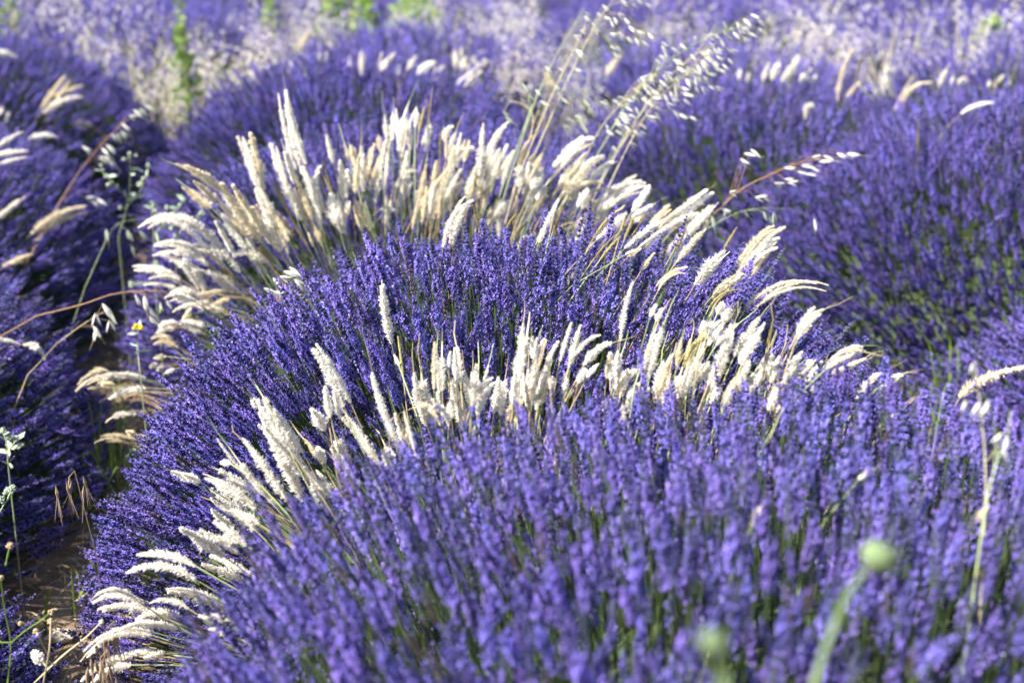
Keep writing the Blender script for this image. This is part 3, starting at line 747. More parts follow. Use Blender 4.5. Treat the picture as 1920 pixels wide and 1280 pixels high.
# the big nodding ear at the right edge and a few blurred ears low in the foreground
r_ = empty('grass_stalk', (1.05, 1.62, 0.0)); tag(r_, 'big pale nodding ear on a green stem at the right edge', 'grass', 'single grass stalks')
add_ear(r_, (1.05, 1.62, 0.0), (c, 24, (1799, 746), (1945, 684), (1850, 708)), 1.60, rootpos=(0.98, 1.60, 0.0), steps=1)
for lab, e, zc in (
    ('small blurred cream ear low in the foreground bush', (c, 17, (1410, 985), (1436, 940)), 1.50),
    ('tiny blurred pale ear right of the small cream one in front', (f, 12, (1610, 898), (1640, 880)), 1.52),
    ('blurred round pale ear in the foreground at the right edge', (c, 13, (1832, 972), (1852, 952)), 1.30)):
    b0 = at_canopy(*e[2])
    r_ = empty('grass_stalk', (b0[0] - .02, b0[1] + .05, 0.0)); tag(r_, lab, 'grass', 'single grass stalks')
    add_ear(r_, (b0[0] - .02, b0[1] + .05, 0.0), e, -.04, 'z')

G3 = 'pale grass tufts on the far crests'
tuft('blurred pale ears on the far crest of the middle row, left part', G3, 5.60, [
    (f, 11, (542, 163), (545, 115)), (f, 12, (600, 153), (598, 80)), (f, 10, (606, 150), (613, 96)), (c, 12, (560, 90), (578, 63)), (f, 10, (653, 150), (657, 105)), (f, 10, (677, 143), (677, 97)), (c, 8, (487, 190), (480, 150))], nblades=12)
tuft('blurred pale ears on the far crest of the middle row, centre', G3, 5.55, [
    (f, 12, (703, 150), (717, 97)), (f, 12, (713, 133), (740, 100)), (f, 12, (763, 133), (780, 105)), (f, 14, (783, 140), (820, 117), (800, 124)), (f, 14, (800, 160), (833, 123)), (c, 9, (770, 197), (790, 157)), (f, 8, (747, 140), (747, 120)),
    (f, 11, (690, 165), (700, 135)), (f, 9, (725, 155), (727, 140))], nblades=12)
tuft('blurred pale ears leaning right on the far crest, near the oats', G3, 5.50, [
    (f, 12, (870, 163), (903, 133)), (f, 12, (853, 130), (853, 93)), (f, 11, (865, 132), (873, 108)), (c, 10, (1037, 163), (1023, 133)), (c, 12, (1137, 140), (1163, 103)), (f, 10, (905, 125), (912, 112))], nblades=12)
tuft('washed out ears on the crest left of the two tall tan ones', G3, 4.75, [
    (f, 14, (1477, 157), (1497, 103)), (f, 13, (1447, 150), (1462, 112)), (f, 10, (1500, 157), (1510, 137)), (f, 10, (1517, 155), (1530, 142)), (f, 11, (1430, 152), (1442, 118)), (f, 9, (1402, 155), (1404, 132)), (f, 10, (1385, 150), (1388, 130))], nblades=10, rowx=2.2)
tuft('two tall tan ears and shorter ones on the right crest', G3, 4.55, [
    (c, 9, (1570, 190), (1600, 93), (1580, 132)), (t, 8, (1602, 167), (1613, 110)), (c, 8, (1587, 183), (1613, 152)), (c, 7, (1647, 160), (1630, 117)), (f, 10, (1677, 183), (1660, 107), (1664, 145)), (f, 10, (1650, 187), (1627, 143)), (f, 9, (1658, 180), (1650, 140)),
    (c, 8, (1693, 193), (1747, 155), (1712, 164)), (c, 6, (1677, 207), (1712, 143))], nblades=10, rowx=2.4)
tuft('few pale ears on the crest near the upper right corner', G3, 4.45, [
    (f, 9, (1760, 163), (1780, 120)), (f, 7, (1783, 158), (1788, 143)), (f, 8, (1797, 158), (1803, 147)), (f, 8, (1853, 165), (1856, 150)), (f, 7, (1872, 155), (1882, 140))], nblades=8, rowx=2.6)
for lab, e, z in (
    ('white hooked ear on the right lavender slope', (f, 10, (1510, 223), (1533, 208), (1516, 198)), .62),
    ('pale ear lying along the slope below the upper right corner', (f, 10, (1802, 213), (1863, 193), (1832, 198)), .62),
    ('short upright tan ear on the right slope', (t, 7, (1720, 283), (1723, 223)), .62)):
    b0 = at_canopy(*e[2])
    r_ = empty('grass_stalk', (b0[0], b0[1] + .05, 0.0)); tag(r_, lab, 'grass', 'single grass stalks')
    add_ear(r_, (b0[0], b0[1] + .05, 0.0), e, z, 'z')

G4 = 'grass ears over the left row'
def ltuft(lab, z, ears): tuft(lab, G4, z, ears, ymode='z', rowx=-0.9, nblades=0, pull=.3)
ltuft('three pale ears fanned on the upper left bush', .63, [(c, 10, (78, 203), (122, 143)), (c, 10, (103, 180), (155, 160)), (f, 11, (80, 213), (153, 182), (115, 190))])
ltuft('pale ears cut by the left edge below the three fanned ones', .63, [(f, 13, (-10, 278), (43, 247)), (f, 11, (53, 262), (108, 258), (80, 254)), (f, 9, (-10, 292), (52, 283)), (f, 10, (-5, 218), (7, 200)), (c, 8, (175, 238), (138, 225))])
ltuft('long cream ears drooping on the left bush beside the oat stalk', .60, [(f, 14, (-5, 410), (50, 367)), (c, 14, (58, 438), (160, 387), (106, 404)), (c, 11, (5, 500), (60, 476))])
ltuft('two drooping cream ears at the left edge in mid height', .50, [(f, 12, (-25, 636), (36, 645), (8, 637)), (f, 14, (43, 646), (85, 673), (68, 652)), (c, 10, (68, 562), (35, 556))])
ltuft('single pale ear at the top left edge', .66, [(f, 11, (-20, 97), (31, 108), (6, 99))])

# ------------------------------------------------------------------ wild oats
def glume_mesh(name, spread, seed):
    """an oat spikelet hanging along -Z from its stalk: two boat shaped glumes and a fine awn"""
    r = random.Random(seed); b = MB()
    for s in (-1, 1):
        n = 5
        for k in range(n):
            pass
        top = np.array([0, 0, 0.0]); 
        rows = []
        for t, w in ((0, .0006), (.2, .0024), (.5, .0033), (.8, .0018), (1, .0003)):
            L = 0.023
            x = s * (0.0006 + spread * t * L)
            z = -t * L
            rows.append([np.array([x - s * w * .25, -w, z]), np.array([x + s * w * .5, 0, z]), np.array([x - s * w * .25, w, z])])
        for i in range(len(rows) - 1):
            for j in range(2):
                b.poly([rows[i][j], rows[i][j + 1], rows[i + 1][j + 1], rows[i + 1][j]], 0)
    b.tube([(0, 0, -.012), (.002, .001, -.026), (.006, .002, -.040)], [.0004, .0003, .00015], 3, 1, cap=False)
    me = bpy.data.meshes.new(name); me.from_pydata(b.v, [], b.f)
    me.polygons.foreach_set('material_index', np.asarray(b.m, np.int32)); me.update()
    return me
GL = []
for mname in ('oat', 'oat_green'):
    row = []
    for i, sp in enumerate((.10, .18, .30)):
        me = glume_mesh('oat_spikelet', sp, i); me.materials.append(M[mname]); me.materials.append(M['oat_stem']); row.append(me)
    GL.append(row)

def oat(label, stems, Y, group='wild oats', spik=(), auto=0, seed=0, mode='y', droop=(0.75, 0.0, -0.65), smat='oat_stem', rootpull=0.12, size=1.0, green=.25, rad=.0013):
    """stems: pixel polylines base->tip; spik: pixel spots of spikelets; auto: extra spikelets along the upper stems"""
    r = np.random.default_rng(4000 + seed)
    P0 = at_y(*stems[0][0], Y)
    base = np.array([P0[0] - rootpull, Y, 0.0])
    root = empty('wild_oat', base); tag(root, label, 'wild oat', group)
    S3 = []
    for i, st in enumerate(stems):
        Ys = Y + r.uniform(-.05, .05)
        pts = np.array([at_y(x, y, Ys + .02 * j) for j, (x, y) in enumerate(st)])
        cv = catmull(pts, 6)
        d0 = cv[1] - cv[0]; d0 /= np.linalg.norm(d0)
        rp = base + np.array([r.uniform(-.04, .04), r.uniform(-.04, .04), -.01]); ln = np.linalg.norm(cv[0] - rp)
        low = bez3(rp, rp + np.array([0, 0, .35 * ln]), cv[0] - d0 * .4 * ln, cv[0], 7)[:-1]
        full = np.vstack([low, cv])
        S3.append((full, cv, Ys))
        mb = MB(); mb.tube(full - base, np.linspace(rad * 1.25, rad * .45, len(full)), 4, 0)
        mm = smat if (i % 3 or smat != 'oat_stem') else 'greenstem'
        S3[-1] = (full, cv, Ys, mb, mm)
    spots = []
    for (x, y) in spik:
        best = None
        for si, s in enumerate(S3):
            p = at_y(x, y, s[2] + r.uniform(-.02, .03))
            d = np.linalg.norm(s[1] - p, axis=1); k = int(np.argmin(d))
            if best is None or d[k] < best[0]: best = (d[k], si, k, p)
        spots.append(best[1:])
    for q in range(auto):
        si = int(r.integers(0, len(S3))); cv = S3[si][1]; m = len(cv)
        k = int(m * (0.35 + 0.65 * r.random() ** .8)); k = min(k, m - 1)
        off = np.array([abs(r.normal(0.012, .022)), r.normal(0, .03), r.normal(-.008, .014)])
        spots.append((si, k, cv[k] + off))
    for si, k, p in spots:
        full, cv, Ys, mb, mm = S3[si]
        kk = max(0, k - int(r.integers(1, 4)))
        a = cv[kk]; midp = (a + p) / 2 + np.array([0, 0, .3]) * np.linalg.norm(p - a) * .6
        dd = np.array(droop) + r.normal(0, .22, 3); dd /= np.linalg.norm(dd)
        top = p - dd * .011 * size
        mb.tube([a - base, midp - base, top - base], [.0005, .0004, .0003], 3, 0, cap=False)
        o = bpy.data.objects.new('spikelet', GL[1 if r.random() < green else 0][int(r.integers(0, 3))]); COL.objects.link(o)
        o.parent = root; o.location = top - base
        qn = Vector(-dd).to_track_quat('Z', 'Y') @ Quaternion((0, 0, 1), r.uniform(0, 6.28))
        o.rotation_euler = qn.to_euler(); o.scale = (size * r.uniform(.85, 1.15),) * 3
    for s in S3: s[3].build('stem', [M[s[4]]], root)
    return root

oat('bright white wild oat panicle bending to the right above the far arc', [
    [(1060, 420), (1120, 290), (1200, 165), (1290, 90), (1400, 45)], [(1085, 430), (1160, 280), (1250, 150), (1330, 85)],
    [(1100, 440), (1180, 270), (1240, 180), (1330, 105)], [(1110, 380), (1150, 290), (1240, 165), (1330, 130)], [(1095, 300), (1130, 235), (1190, 170), (1260, 120)]],
    3.05, spik=[(1415, 31), (1400, 42), (1425, 42), (1385, 48), (1372, 55), (1395, 55), (1428, 58), (1360, 62), (1380, 66), (1345, 70), (1355, 82), (1370, 72), (1335, 85), (1390, 62),
    (1330, 100), (1345, 100), (1350, 110), (1370, 116), (1330, 112), (1320, 120), (1340, 122), (1360, 126), (1325, 132), (1335, 140), (1310, 125), (1300, 108), (1247, 84), (1245, 92), (1280, 88), (1250, 104), (1243, 108), (1265, 94), (1235, 117),
    (1225, 148), (1210, 165), (1200, 175), (1190, 185), (1175, 198), (1180, 205), (1195, 208), (1170, 215), (1185, 218), (1240, 165), (1228, 185), (1260, 178), (1265, 190), (1290, 155), (1305, 155), (1320, 168), (1335, 165), (1290, 178), (1280, 218), (1300, 222), (1160, 235), (1168, 242), (1175, 240)], auto=95, seed=1, size=.88, green=.05)
oat('tall wild oat stalks leaving the frame at the top, right of centre', [
    [(955, 335), (1000, 200), (1040, 110), (1095, 15)], [(965, 350), (1030, 190), (1080, 85), (1102, 35)], [(985, 330), (1060, 160), (1115, 50), (1150, 0), (1180, -30)]],
    3.08, spik=[(1100, 35), (1120, 60), (1140, 35), (1150, 65), (1165, 30), (1155, 40), (1175, 40), (1185, 55), (1200, 62), (1220, 68), (1165, 65), (1180, 75), (1195, 78), (1210, 82), (1140, 75), (1150, 90), (1160, 92), (1155, 105), (1190, 12), (1170, 5), (1215, 10), (1200, 4), (1135, 15), (1125, 30), (1118, 42), (1083, 70)],
    auto=12, seed=2, green=.15, size=.85)
oat('small green wild oat head drooping between the tall stalks', [[(960, 300), (990, 220), (1010, 170), (1050, 130)], [(975, 320), (1000, 220), (960, 190), (945, 210)]],
    3.15, spik=[(985, 165), (995, 185), (1010, 175), (1045, 165), (1075, 180), (1090, 170), (950, 215), (955, 225), (1020, 195), (1060, 190), (1100, 195), (1130, 195), (1165, 200), (1062, 240), (1070, 225), (1085, 225), (1095, 240), (1085, 222)], seed=3, green=.85)
oat('single arched wild oat stalk reaching over the right slope', [[(1290, 432), (1340, 400), (1390, 355), (1450, 325), (1500, 305), (1560, 297), (1598, 291)]],
    2.70, spik=[(1405, 290), (1395, 304), (1415, 286), (1532, 295), (1545, 303), (1553, 296), (1578, 292), (1597, 290), (1480, 316), (1512, 311), (1527, 317), (1505, 324), (1520, 327), (1482, 336), (1460, 345), (1487, 343), (1424, 371), (1434, 369), (1375, 362), (1360, 395)], seed=4, droop=(.9, 0, -.3), smat='redstem', rootpull=.25, green=.05)
oat('thin green wild oat with drooping spikelets, low over the right slope', [[(1320, 432), (1380, 400), (1430, 390), (1470, 392)]],
    2.75, spik=[(1325, 410), (1337, 415), (1435, 405), (1445, 412), (1452, 408), (1528, 420), (1305, 378), (1362, 398), (1400, 402)], seed=5, droop=(.35, 0, -.9), rootpull=.25, green=.8, smat='greenstem', rad=.0008)
oat('pinkish wild oat stalk leaning right over the left bush', [[(45, 500), (100, 400), (150, 320), (200, 260), (240, 225), (282, 203)]],
    3.9, spik=[(280, 202), (268, 210), (258, 212), (250, 220), (235, 238), (226, 257), (216, 258), (234, 252), (162, 280), (198, 285), (207, 278), (195, 298), (205, 302), (170, 373), (180, 382), (190, 378)], seed=6, smat='redstem', rootpull=.1, size=1.25, green=.05)
oat('bowed reddish wild oat with hanging spikelets over the shaded valley', [[(70, 592), (150, 572), (220, 550), (300, 545), (330, 560)]],
    2.85, spik=[(258, 562), (272, 566), (285, 585), (302, 578), (318, 572), (286, 600)], seed=7, droop=(.1, 0, -1), smat='redstem', rootpull=.1, green=.1, size=1.1)
oat('dry wild oat stub with drooping tan spikelets beside the valley', [[(106, 645), (150, 612), (185, 590), (205, 578)]],
    2.8, spik=[(180, 600), (182, 622), (178, 628), (212, 598), (207, 612), (200, 580)], seed=8, droop=(.05, 0, -1), smat='straw', rootpull=.1, green=0, size=1.3)
oat('opened white wild oat husks on the left flank of the sharp dome', [[(533, 635), (527, 600), (518, 555)]],
    2.45, spik=[(535, 522), (520, 530), (543, 512), (522, 550), (566, 556), (548, 545), (552, 508), (560, 530), (505, 545)], seed=9, droop=(.5, 0, -.6), smat='redstem', rootpull=-.04, green=0, rad=.0010)
oat('faint green wild oat hanging over the left bush near the valley', [[(190, 470), (215, 425), (262, 410), (290, 420)]],
    3.4, spik=[(200, 440), (242, 440), (268, 440), (295, 445), (250, 470)], seed=10, droop=(.1, 0, -1), smat='greenstem', rootpull=.1, green=.9, size=1.2, rad=.0008)

# blurred oat tufts behind the rows
def bg_oat_mesh(seed, H, n, lean, ns=38):
    r = np.random.default_rng(seed); b = MB()
    for i in range(n):
        p0 = np.array([r.normal(0, .07), r.normal(0, .07), -.01]); h = H * r.uniform(.7, 1.1)
        tip = p0 + np.array([lean * h + r.normal(0, .10), r.normal(0, .12), h])
        cv = bez3(p0, p0 + np.array([0, 0, h * .5]), tip - np.array([lean * .3 * h, 0, h * .2]), tip, 6)
        b.tube(cv, np.linspace(.002, .0008, 6), 3, 1, cap=False)
        for k in range(ns):
            t = r.uniform(.5, 1); j = min(int(t * 5), 4); w = t * 5 - j
            q = cv[j] * (1 - w) + cv[j + 1] * w + np.array([r.normal(.025, .035), r.normal(0, .035), r.normal(-.01, .03)])
            d = np.array([r.uniform(0, .9), r.normal(0, .3), -r.uniform(.2, 1)]); d /= np.linalg.norm(d)
            b.drop(q, d, .026, .0036, 3, 0, .45)
    me = bpy.data.meshes.new('bg_oat'); me.from_pydata(b.v, [], b.f)
    for mm in (M['oat_far'], M['oat_stem']): me.materials.append(mm)
    me.polygons.foreach_set('material_index', np.asarray(b.m, np.int32)); me.update()
    return me
OATS_BG = [bg_oat_mesh(60 + i, h, n, l) for i, (h, n, l) in enumerate(((1.0, 9, .14), (.85, 8, .24), (.95, 10, .08), (.75, 7, .20)))]
# pixel of the plume centre, world distance along the row direction
BGO = [(585, 20, 8.8), (610, 45, 8.0), (665, 60, 7.6), (820, 60, 7.5), (860, 15, 9.2), (990, 15, 9.4), (1120, 20, 8.6), (1180, 45, 7.6), (1230, 20, 8.3), (1360, 20, 7.9), (1460, 55, 6.5), (1545, 30, 7.1), (30, 45, 7.6), (95, 20, 8.2), (130, 50, 7.4), (165, 25, 8.0), (205, 55, 7.2), (240, 20, 8.3), (262, 85, 6.9), (285, 45, 7.5), (305, 110, 6.6), (318, 150, 6.3), (375, 110, 6.6), (395, 40, 7.9), (420, 90, 6.8), (455, 30, 8.0), (470, 85, 6.7), (500, 60, 7.3), (530, 95, 6.5), (545, 25, 8.2),
       (705, 40, 8.0), (735, 60, 7.4), (800, 35, 8.1), (840, 25, 8.6), (880, 70, 7.2), (905, 40, 7.9), (925, 85, 6.6), (950, 30, 8.3), (975, 60, 7.2), (1000, 25, 8.6), (1020, 95, 6.3), (1050, 40, 7.9), (1085, 100, 6.1),
       (1290, 30, 7.5), (1330, 55, 6.9), (1400, 60, 6.6), (1490, 45, 6.7), (1570, 30, 6.9), (1620, 35, 6.7), (1690, 60, 6.0), (1740, 40, 6.3), (1840, 55, 5.8), (1895, 40, 5.9)]
rb = np.random.default_rng(88)
bands = [('behind the left row', 0, 560), ('behind the middle row crest', 560, 1200), ('behind the right row crest', 1200, 1921)]
for nm, x0, x1 in bands:
    row = sorted([q for q in BGO if x0 <= q[0] < x1])
    for i, (x, y, Y) in enumerate(row):
        p = at_y(x, y, Y)
        me = OATS_BG[int(rb.integers(0, 4))]
        o = bpy.data.objects.new('wild_oat_tuft', me); COL.objects.link(o)
        s = float(np.clip((p[2] + .12) / .9, .6, 1.15))
        o.scale = (s, s, s); o.rotation_euler = (0, 0, rb.uniform(-.5, .5))
        o.location = (p[0] - .1 * s, p[1], 0)
        tag(o, 'blurred bleached oat tuft, %s from left, %s' % (ORD[i], nm), 'wild oat', 'bleached oats beyond the rows')

# ------------------------------------------------------------------ green shrubs far behind
def shrub(label, x, y, Y, h, w, seed, n=260, lm='shrub'):
    p = at_y(x, y, Y); r = np.random.default_rng(seed)
    root = empty('green_shrub', (p[0], p[1], 0)); tag(root, label, 'shrub', 'green weeds beyond the rows')
    top = p[2] + h * .5
    s = MB(); s.tube([(0, 0, -.02), (.01, 0, top * .5), (0.02, 0, top)], [.012, .009, .003], 5, 0)
    l = MB()
    for k in range(7):
        a = r.uniform(0, 6.28); z0 = top * r.uniform(.25, .8)
        s.tube([(0, 0, z0), (math.cos(a) * w * .5, math.sin(a) * w * .5, min(top, z0 + h * .3))], [.005, .002], 4, 0)
    for k in range(n):
        a = r.uniform(0, 6.28); q = w * .5 * math.sqrt(r.random()); z = top - h * r.random()
        q *= 1 - .6 * (z - (top - h)) / h
        c = np.array([math.cos(a) * q, math.sin(a) * q, z]); d = r.normal(0, 1, 3); d[2] = abs(d[2]) * .6; d /= np.linalg.norm(d)
        sd = np.cross(d, r.normal(0, 1, 3)); sd /= np.linalg.norm(sd); L = r.uniform(.03, .06)
        l.poly([c, c + d * L * .5 + sd * L * .28, c + d * L, c + d * L * .5 - sd * L * .28], 0)
    s.build('stalk', [M['shrubstem']], root); l.build('leaves', [M[lm]], root)
shrub('tall blurred green weed in the gap behind the left valley', 338, 60, 7.2, .62, .13, 1, 75, 'shrub_bright')
shrub('blurred green tip at the top edge left of the centre shrubs', 508, 8, 8.2, .25, .12, 2, 120)
shrub('bright green blurred bush at the top edge left of centre', 640, 18, 9.0, .28, .42, 3, 330, 'shrub_bright')
shrub('small green blurred bush leaning beside the brighter top edge one', 685, 32, 8.6, .22, .18, 4, 150, 'shrub_bright')
shrub('yellow green blurred bush among pale oats at the top', 775, 32, 8.4, .20, .42, 5, 300, 'shrub_bright')
shrub('dark green blurred weed in the top left corner', 18, 20, 8.0, .5, .16, 6, 160)
shrub('green blurred weed low in the gap at the valley end', 345, 140, 6.2, .30, .14, 7, 80)
shrub('faint green weed in the far field at the upper right', 1860, 68, 6.2, .16, .2, 8, 110)

# ------------------------------------------------------------------ weeds of the valleys
def weed(label, stems, Y, buds, seed, bsize=.0056, m='palegreen', sm='greenstem', cat='weed', name='weed', leaves=0, mode='y'):
    """stems: pixel polylines; buds: pixel spots of round bracted buds"""
    r = np.random.default_rng(6000 + seed)
    P0 = at_y(*stems[0][0], Y); base = np.array([P0[0], Y, 0.0])
    root = empty(name, base); tag(root, label, cat, 'weeds between the rows')
    allp = []
    for st in stems:
        cv = catmull([at_y(x, y, Y + r.uniform(-.02, .02)) for x, y in st], 5); allp.append(cv)
        low = [base + np.array([r.uniform(-.01, .01), 0, -.01])] if st is stems[0] else []
        pts = np.vstack(low + [cv]) if low else cv
        s = MB(); s.tube(pts - base, np.linspace(.0014, .0009, len(pts)), 5, 0); so = s.build('stem', [M[sm]], root)
        if leaves:
            lb = MB()
            for k in range(leaves):
                p = cv[int(r.integers(0, len(cv)))] - base; d = r.normal(0, 1, 3); d[2] = abs(d[2]) * .5; d /= np.linalg.norm(d)
                sd = np.cross(d, r.normal(0, 1, 3)); sd /= np.linalg.norm(sd); L = r.uniform(.018, .035)
                lb.poly([p, p + d * L * .5 + sd * L * .2, p + d * L, p + d * L * .5 - sd * L * .2], 0)
            lb.build('leaves', [M['palegreen']], so)
    A = np.vstack(allp)
    for (x, y, k) in buds:
        p = at_y(x, y, Y + r.uniform(-.02, .02)); j = int(np.argmin(np.linalg.norm(A - p, axis=1)))
        b = MB(); R = bsize * k
        d = p - A[j]; nn = np.linalg.norm(d); d = d / nn if nn > .004 else np.array([0, 0, 1.0])
        b.tube([A[j] - base, p - base], [.0011, .0013], 4, 1, cap=False)
        for q in range(16):                                       # overlapping bracts
            a = q * 2.399; tz = q / 16
            o1 = np.cross(d, [.3, .2, .93]); o1 /= np.linalg.norm(o1); o2 = np.cross(d, o1)
            rad = math.cos(a) * o1 + math.sin(a) * o2
            dd = d * (.4 + .8 * tz) + rad * (1.1 - .8 * tz)
            b.drop(p - base + d * R * .5 * tz, dd, R * 1.25, R * .42, 4, 0, .6)
        b.build('bud', [M[m], M[sm]], root)
    return root
weed('grey green weed with pale buds at the shaded edge of the left bush', [[(222, 445), (240, 380), (244, 335), (243, 295)], [(240, 385), (262, 360), (278, 315)], [(240, 375), (215, 345), (190, 320)]], 3.7,
     [(243, 290, 1.0), (254, 292, .9), (278, 312, 1.1), (265, 345, 1.6), (270, 335, 1.2), (200, 330, 1.3), (190, 312, 1.0), (205, 345, 1.2), (250, 365, 1.2), (228, 390, 1.1), (234, 298, .9)], 1, leaves=6)
weed('grey green weed with pale buds in front of the arched ears', [[(290, 530), (288, 450), (285, 400), (288, 380)], [(288, 440), (330, 395), (348, 375)], [(330, 520), (335, 440), (375, 400), (380, 385)]], 3.3,
     [(288, 385, 1.1), (290, 395, .9), (315, 392, 1.2), (345, 378, 1.2), (338, 384, 1.0), (378, 400, 1.4), (380, 388, 1.1), (325, 430, 1.3), (330, 445, 1.2), (292, 495, 1.5), (250, 535, 1.2), (248, 530, 1.0)], 2, leaves=6)
weed('small yellow flowered weed in the shaded valley', [[(262, 692), (258, 650), (259, 618)]], 2.7, [(257, 614, .8), (264, 615, .7), (253, 616, .5)], 3, bsize=.008, m='yellow', leaves=5)
weed('pale leafy sprig at the left edge in the shade', [[(15, 870), (12, 830), (5, 810)], [(14, 850), (28, 828)]], 2.5, [(5, 808, 1.3), (28, 826, 1.2), (15, 822, 1.1)], 4, leaves=8)
weed('white spent flower on a stalk at the lower left edge', [[(-20, 1010), (2, 955), (16, 935)]], 1.95, [(16, 928, 1.4), (22, 918, 1.0), (6, 938, 1.1)], 5, m='palegreen', leaves=0)
weed('branched dry yellow weed in the bottom left corner', [[(12, 1300), (20, 1210), (8, 1140), (2, 1090)], [(20, 1205), (50, 1180), (85, 1158)], [(-20, 1203), (20, 1204)], [(10, 1060), (18, 1030)]], 1.72,
     [(92, 1150, .8), (2, 1085, .7), (40, 1170, .6), (18, 1026, .9)], 6, m='straw', sm='blade', leaves=0)
weed('pale dry stalk slanting up in the bottom left corner', [[(64, 1280), (110, 1235), (160, 1195), (190, 1165)]], 1.70, [(78, 1236, 1.5), (70, 1230, 1.2), (190, 1165, .6)], 7, m='oat', sm='oat_stem')
weed('small spiny dry weed at the bottom left beside the low bunch', [[(80, 1290), (92, 1220), (95, 1170)], [(92, 1230), (70, 1190)]], 1.68, [(95, 1165, .8), (68, 1185, .7)], 8, m='straw', sm='straw')

# reddish brome hanging at the bottom left
def brome(label, px, Y, seed, n=9):
    r = np.random.default_rng(seed); p = at_y(*px, Y); base = np.array([p[0] + .03, Y, 0.0])
    root = empty('brome_grass', base); tag(root, label, 'grass', 'brome grass')
    s = MB(); hd = p - base
    s.tube([(0, 0, -.01), (0, 0, hd[2] * .7), hd + np.array([.01, 0, .01]), hd], [.0012, .001, .0008, .0006], 4, 0)
    so = s.build('stem', [M['straw']], root)
    for k in range(n):
        b = MB(); o = hd + np.array([r.normal(0, .012), r.normal(0, .01), r.normal(-.005, .006)]); d = np.array([r.normal(0, .16), r.normal(0, .12), -1.0]); d /= np.linalg.norm(d)
        b.drop(o, d, .035, .003, 4, 0, .35)
        for q in range(5):
            d2 = d + r.normal(0, .12, 3); b.tube([o + d * .015, o + d * .015 + d2 * .04], [.0006, .0002], 3, 0, cap=False)
        b.build('spikelet', [M['brome']], root)
brome('reddish hanging brome head below the lowest cream bunch', (188, 1232), 1.66, 1)
brome('small straw brome head drooping left of the lowest cream bunch', (200, 1178), 1.74, 2, 7)
brome('straw coloured drooping brome in the shaded lower left bush', (128, 895), 2.05, 3, 6)

# green grass showing in the valleys and between bushes
def green_tuft(label, x, y, Yp, L, n, seed, m='blade'):
    p = at_z(x, y, .12) if Yp is None else at_y(x, y, Yp)
    root = empty('green_grass_tuft', (p[0], p[1], 0)); tag(root, label, 'grass', 'green grass in the valleys')
    r = np.random.default_rng(seed)
    for k in range(n):                                            # each blade its own
        b = MB(); a = r.uniform(0, 6.28); tl = abs(r.normal(0, .3)); q = np.array([r.normal(0, .05), r.normal(0, .05), -.01])
        d = np.array([math.sin(tl) * math.cos(a), math.sin(tl) * math.sin(a), math.cos(tl)]); l = L * r.uniform(.6, 1.1)
        sd = np.cross(d, r.normal(0, 1, 3)); sd /= np.linalg.norm(sd)
        b.blade([q, q + d * l * .5, q + d * l * .8 + np.array([d[0], d[1], -.1]) * l * .15, q + d * l + np.array([d[0], d[1], -.3]) * l * .4], [.006, .006, .004, .0006], sd, 0)
        b.build('blade', [M[m]], root)
green_tuft('green grass tuft deep in the left valley below the sagging ears', 215, 860, None, .30, 26, 1)
green_tuft('green grass tuft at the foot of the left bush, lower left', 165, 1010, None, .16, 9, 2)
green_tuft('yellow green grass behind the cream ears left of the centre', 690, 420, 3.05, .52, 30, 3)
green_tuft('green grass tuft at the foot of the right slope', 1800, 745, None, .30, 30, 4)
green_tuft('green grass tuft in the right valley, nearest the frame edge', 1745, 800, None, .26, 26, 5)
green_tuft('pale grass at the far end of the left valley', 345, 230, None, .4, 26, 6, 'tan')
green_tuft('dry grass in the left valley beyond the arched ears', 330, 300, None, .32, 22, 7, 'straw')

# ------------------------------------------------------------------ seed heads in the foreground
def seed_head(label, head, stem, zc, R, seed):
    r = np.random.default_rng(seed)
    hc = at_d(*head, zc); pts = [at_d(x, y, zc + .01 * i) for i, (x, y) in enumerate(stem)]
    base = np.array([pts[0][0] - .05, pts[0][1] + .02, 0.0])
    root = empty('seed_head', base); tag(root, label, 'seed head', 'green seed heads in the foreground')
    up_ = catmull(pts + [hc - UP * R * .6 - RT * R * .3], 6); d0 = up_[1] - up_[0]; d0 /= np.linalg.norm(d0); l0 = np.linalg.norm(pts[0] - base)
    cv = np.vstack([bez3(base, base + np.array([0, 0, l0 * .3]), pts[0] - d0 * l0 * .3, pts[0], 7)[:-1], up_])
    s = MB(); s.tube(cv - base, np.linspace(.0024, .0016, len(cv)), 8, 0); s.build('stem', [M['bud']], root, True)
    b = MB(); ax = UP * .8 + RT * .45 - FW * .2; ax /= np.linalg.norm(ax)
    o1 = np.cross(ax, FW); o1 /= np.linalg.norm(o1); o2 = np.cross(ax, o1)
    prof = ((-.95, .25), (-.8, .62), (-.4, .95), (0, 1.0), (.35, .88), (.55, .70), (.62, .85), (.72, .8), (.78, .3))
    n = 16; base_i = 0
    for (z, q) in prof:
        for j in range(n):
            a = 2 * math.pi * j / n; k = q * (1 + .06 * math.cos(a * 8) + .12 * math.sin(a * 2 + z * 3 + seed) + r.normal(0, .04))
            b.v.append(tuple(hc - base + ax * z * R + R * k * (math.cos(a) * o1 + math.sin(a) * o2)))
    for i in range(len(prof) - 1):
        for j in range(n):
            j2 = (j + 1) % n; b.f.append((i * n + j, i * n + j2, (i + 1) * n + j2, (i + 1) * n + j)); b.m.append(0)
    b.f.append(tuple((len(prof) - 1) * n + j for j in range(n))); b.m.append(0)
    cap = b.build('capsule', [M['bud']], root, True)
    c2 = MB()
    for k in range(10):                                            # loose bracts at one side
        a = r.uniform(-.9, .9); d = RT * math.cos(a) + UP * (math.sin(a) * .7 - .2) + FW * r.normal(0, .3)
        c2.drop(hc - base - ax * R * .3, d, R * 1.55, R * .28, 4, 0, .6)
    c2.build('bract', [M['bud']], root)
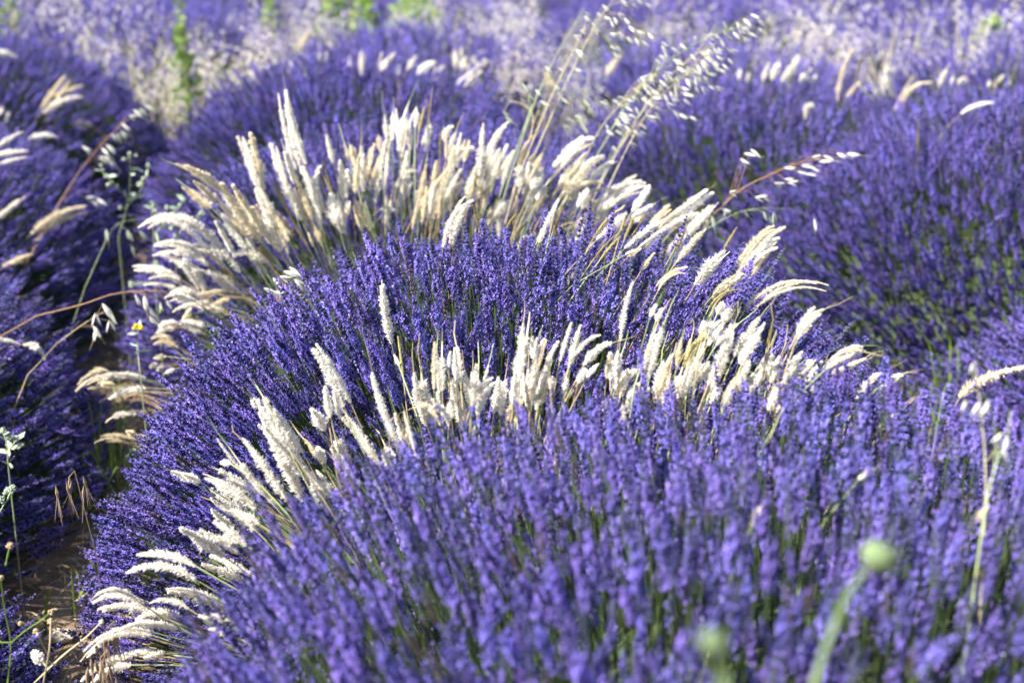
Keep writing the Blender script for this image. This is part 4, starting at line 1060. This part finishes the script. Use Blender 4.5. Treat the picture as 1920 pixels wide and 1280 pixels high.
seed_head('blurred green seed head on a bent stem in the lower right', (1648, 1042), [(1520, 1300), (1562, 1180), (1592, 1110), (1622, 1072)], 0.80, .0092, 1)
seed_head('fainter small green bud near the bottom edge', (1337, 1200), [(1368, 1330), (1350, 1260)], .60, .0050, 2)

oat('blurred dry oat stalk with loose spikelets at the right edge', [[(1838, 1020), (1852, 930), (1868, 870), (1888, 815), (1895, 770)], [(1845, 1010), (1848, 900), (1842, 800), (1830, 700)]],
    1.12, spik=[(1888, 830), (1884, 850), (1845, 768), (1832, 765), (1808, 760), (1825, 690), (1850, 762), (1872, 820)], seed=11, droop=(-.1, 0, -1), rootpull=0.02, green=0, size=.5, rad=.0009)

# ------------------------------------------------------------------ litter
def litter():
    r = np.random.default_rng(3); b = MB()
    for k in range(5200):
        lane = r.random()
        if lane < .62: x = r.normal(-.36, .16); y = r.uniform(1.0, 7.5)
        elif lane < .85: x = r.normal(1.68, .16); y = r.uniform(1.5, 6)
        else: x = r.uniform(-2.5, 4.5); y = r.uniform(5.5, 8.5)
        a = r.uniform(0, 3.14); L = r.uniform(.02, .09); z = r.uniform(.005, .045)
        d = np.array([math.cos(a), math.sin(a), r.normal(0, .2)]); sd = np.array([-math.sin(a), math.cos(a), r.normal(0, .4)])
        p = np.array([x, y, z]); b.blade([p, p + d * L * .5 + np.array([0, 0, .006]), p + d * L], [.002, .0024, .001], sd, 0)
    tag(b.build('straw_litter', [M['straw']]), 'dry straw and dead stems littering the soil between rows', 'straw', kind='stuff')
litter()
def stones():
    r = np.random.default_rng(5)
    spots = [(75, 1245, 'pale flat stone on the soil in the bottom left corner', .024), (112, 1180, 'brown stone half in shade near the bottom left corner', .020), (55, 1190, 'small stone left of the brown one, bottom left', .016)]
    for x, y, lab, R in spots:
        p = at_z(x, y, .02); b = MB(); n, mrow = 9, 6
        for i in range(mrow + 1):
            th = math.pi * i / mrow
            for j in range(n):
                ph = 2 * math.pi * j / n; k = R * (1 + .18 * math.sin(3 * ph + i) + r.normal(0, .05))
                b.v.append((k * 1.3 * math.sin(th) * math.cos(ph), k * math.sin(th) * math.sin(ph), k * .62 * math.cos(th) + R * .4))
        for i in range(mrow):
            for j in range(n):
                j2 = (j + 1) % n; b.f.append((i * n + j, (i + 1) * n + j, (i + 1) * n + j2, i * n + j2)); b.m.append(0)
        o = b.build('stone', [M['stone']]); o.location = (p[0], p[1], 0); tag(o, lab, 'stone', 'stones on the soil')
stones()
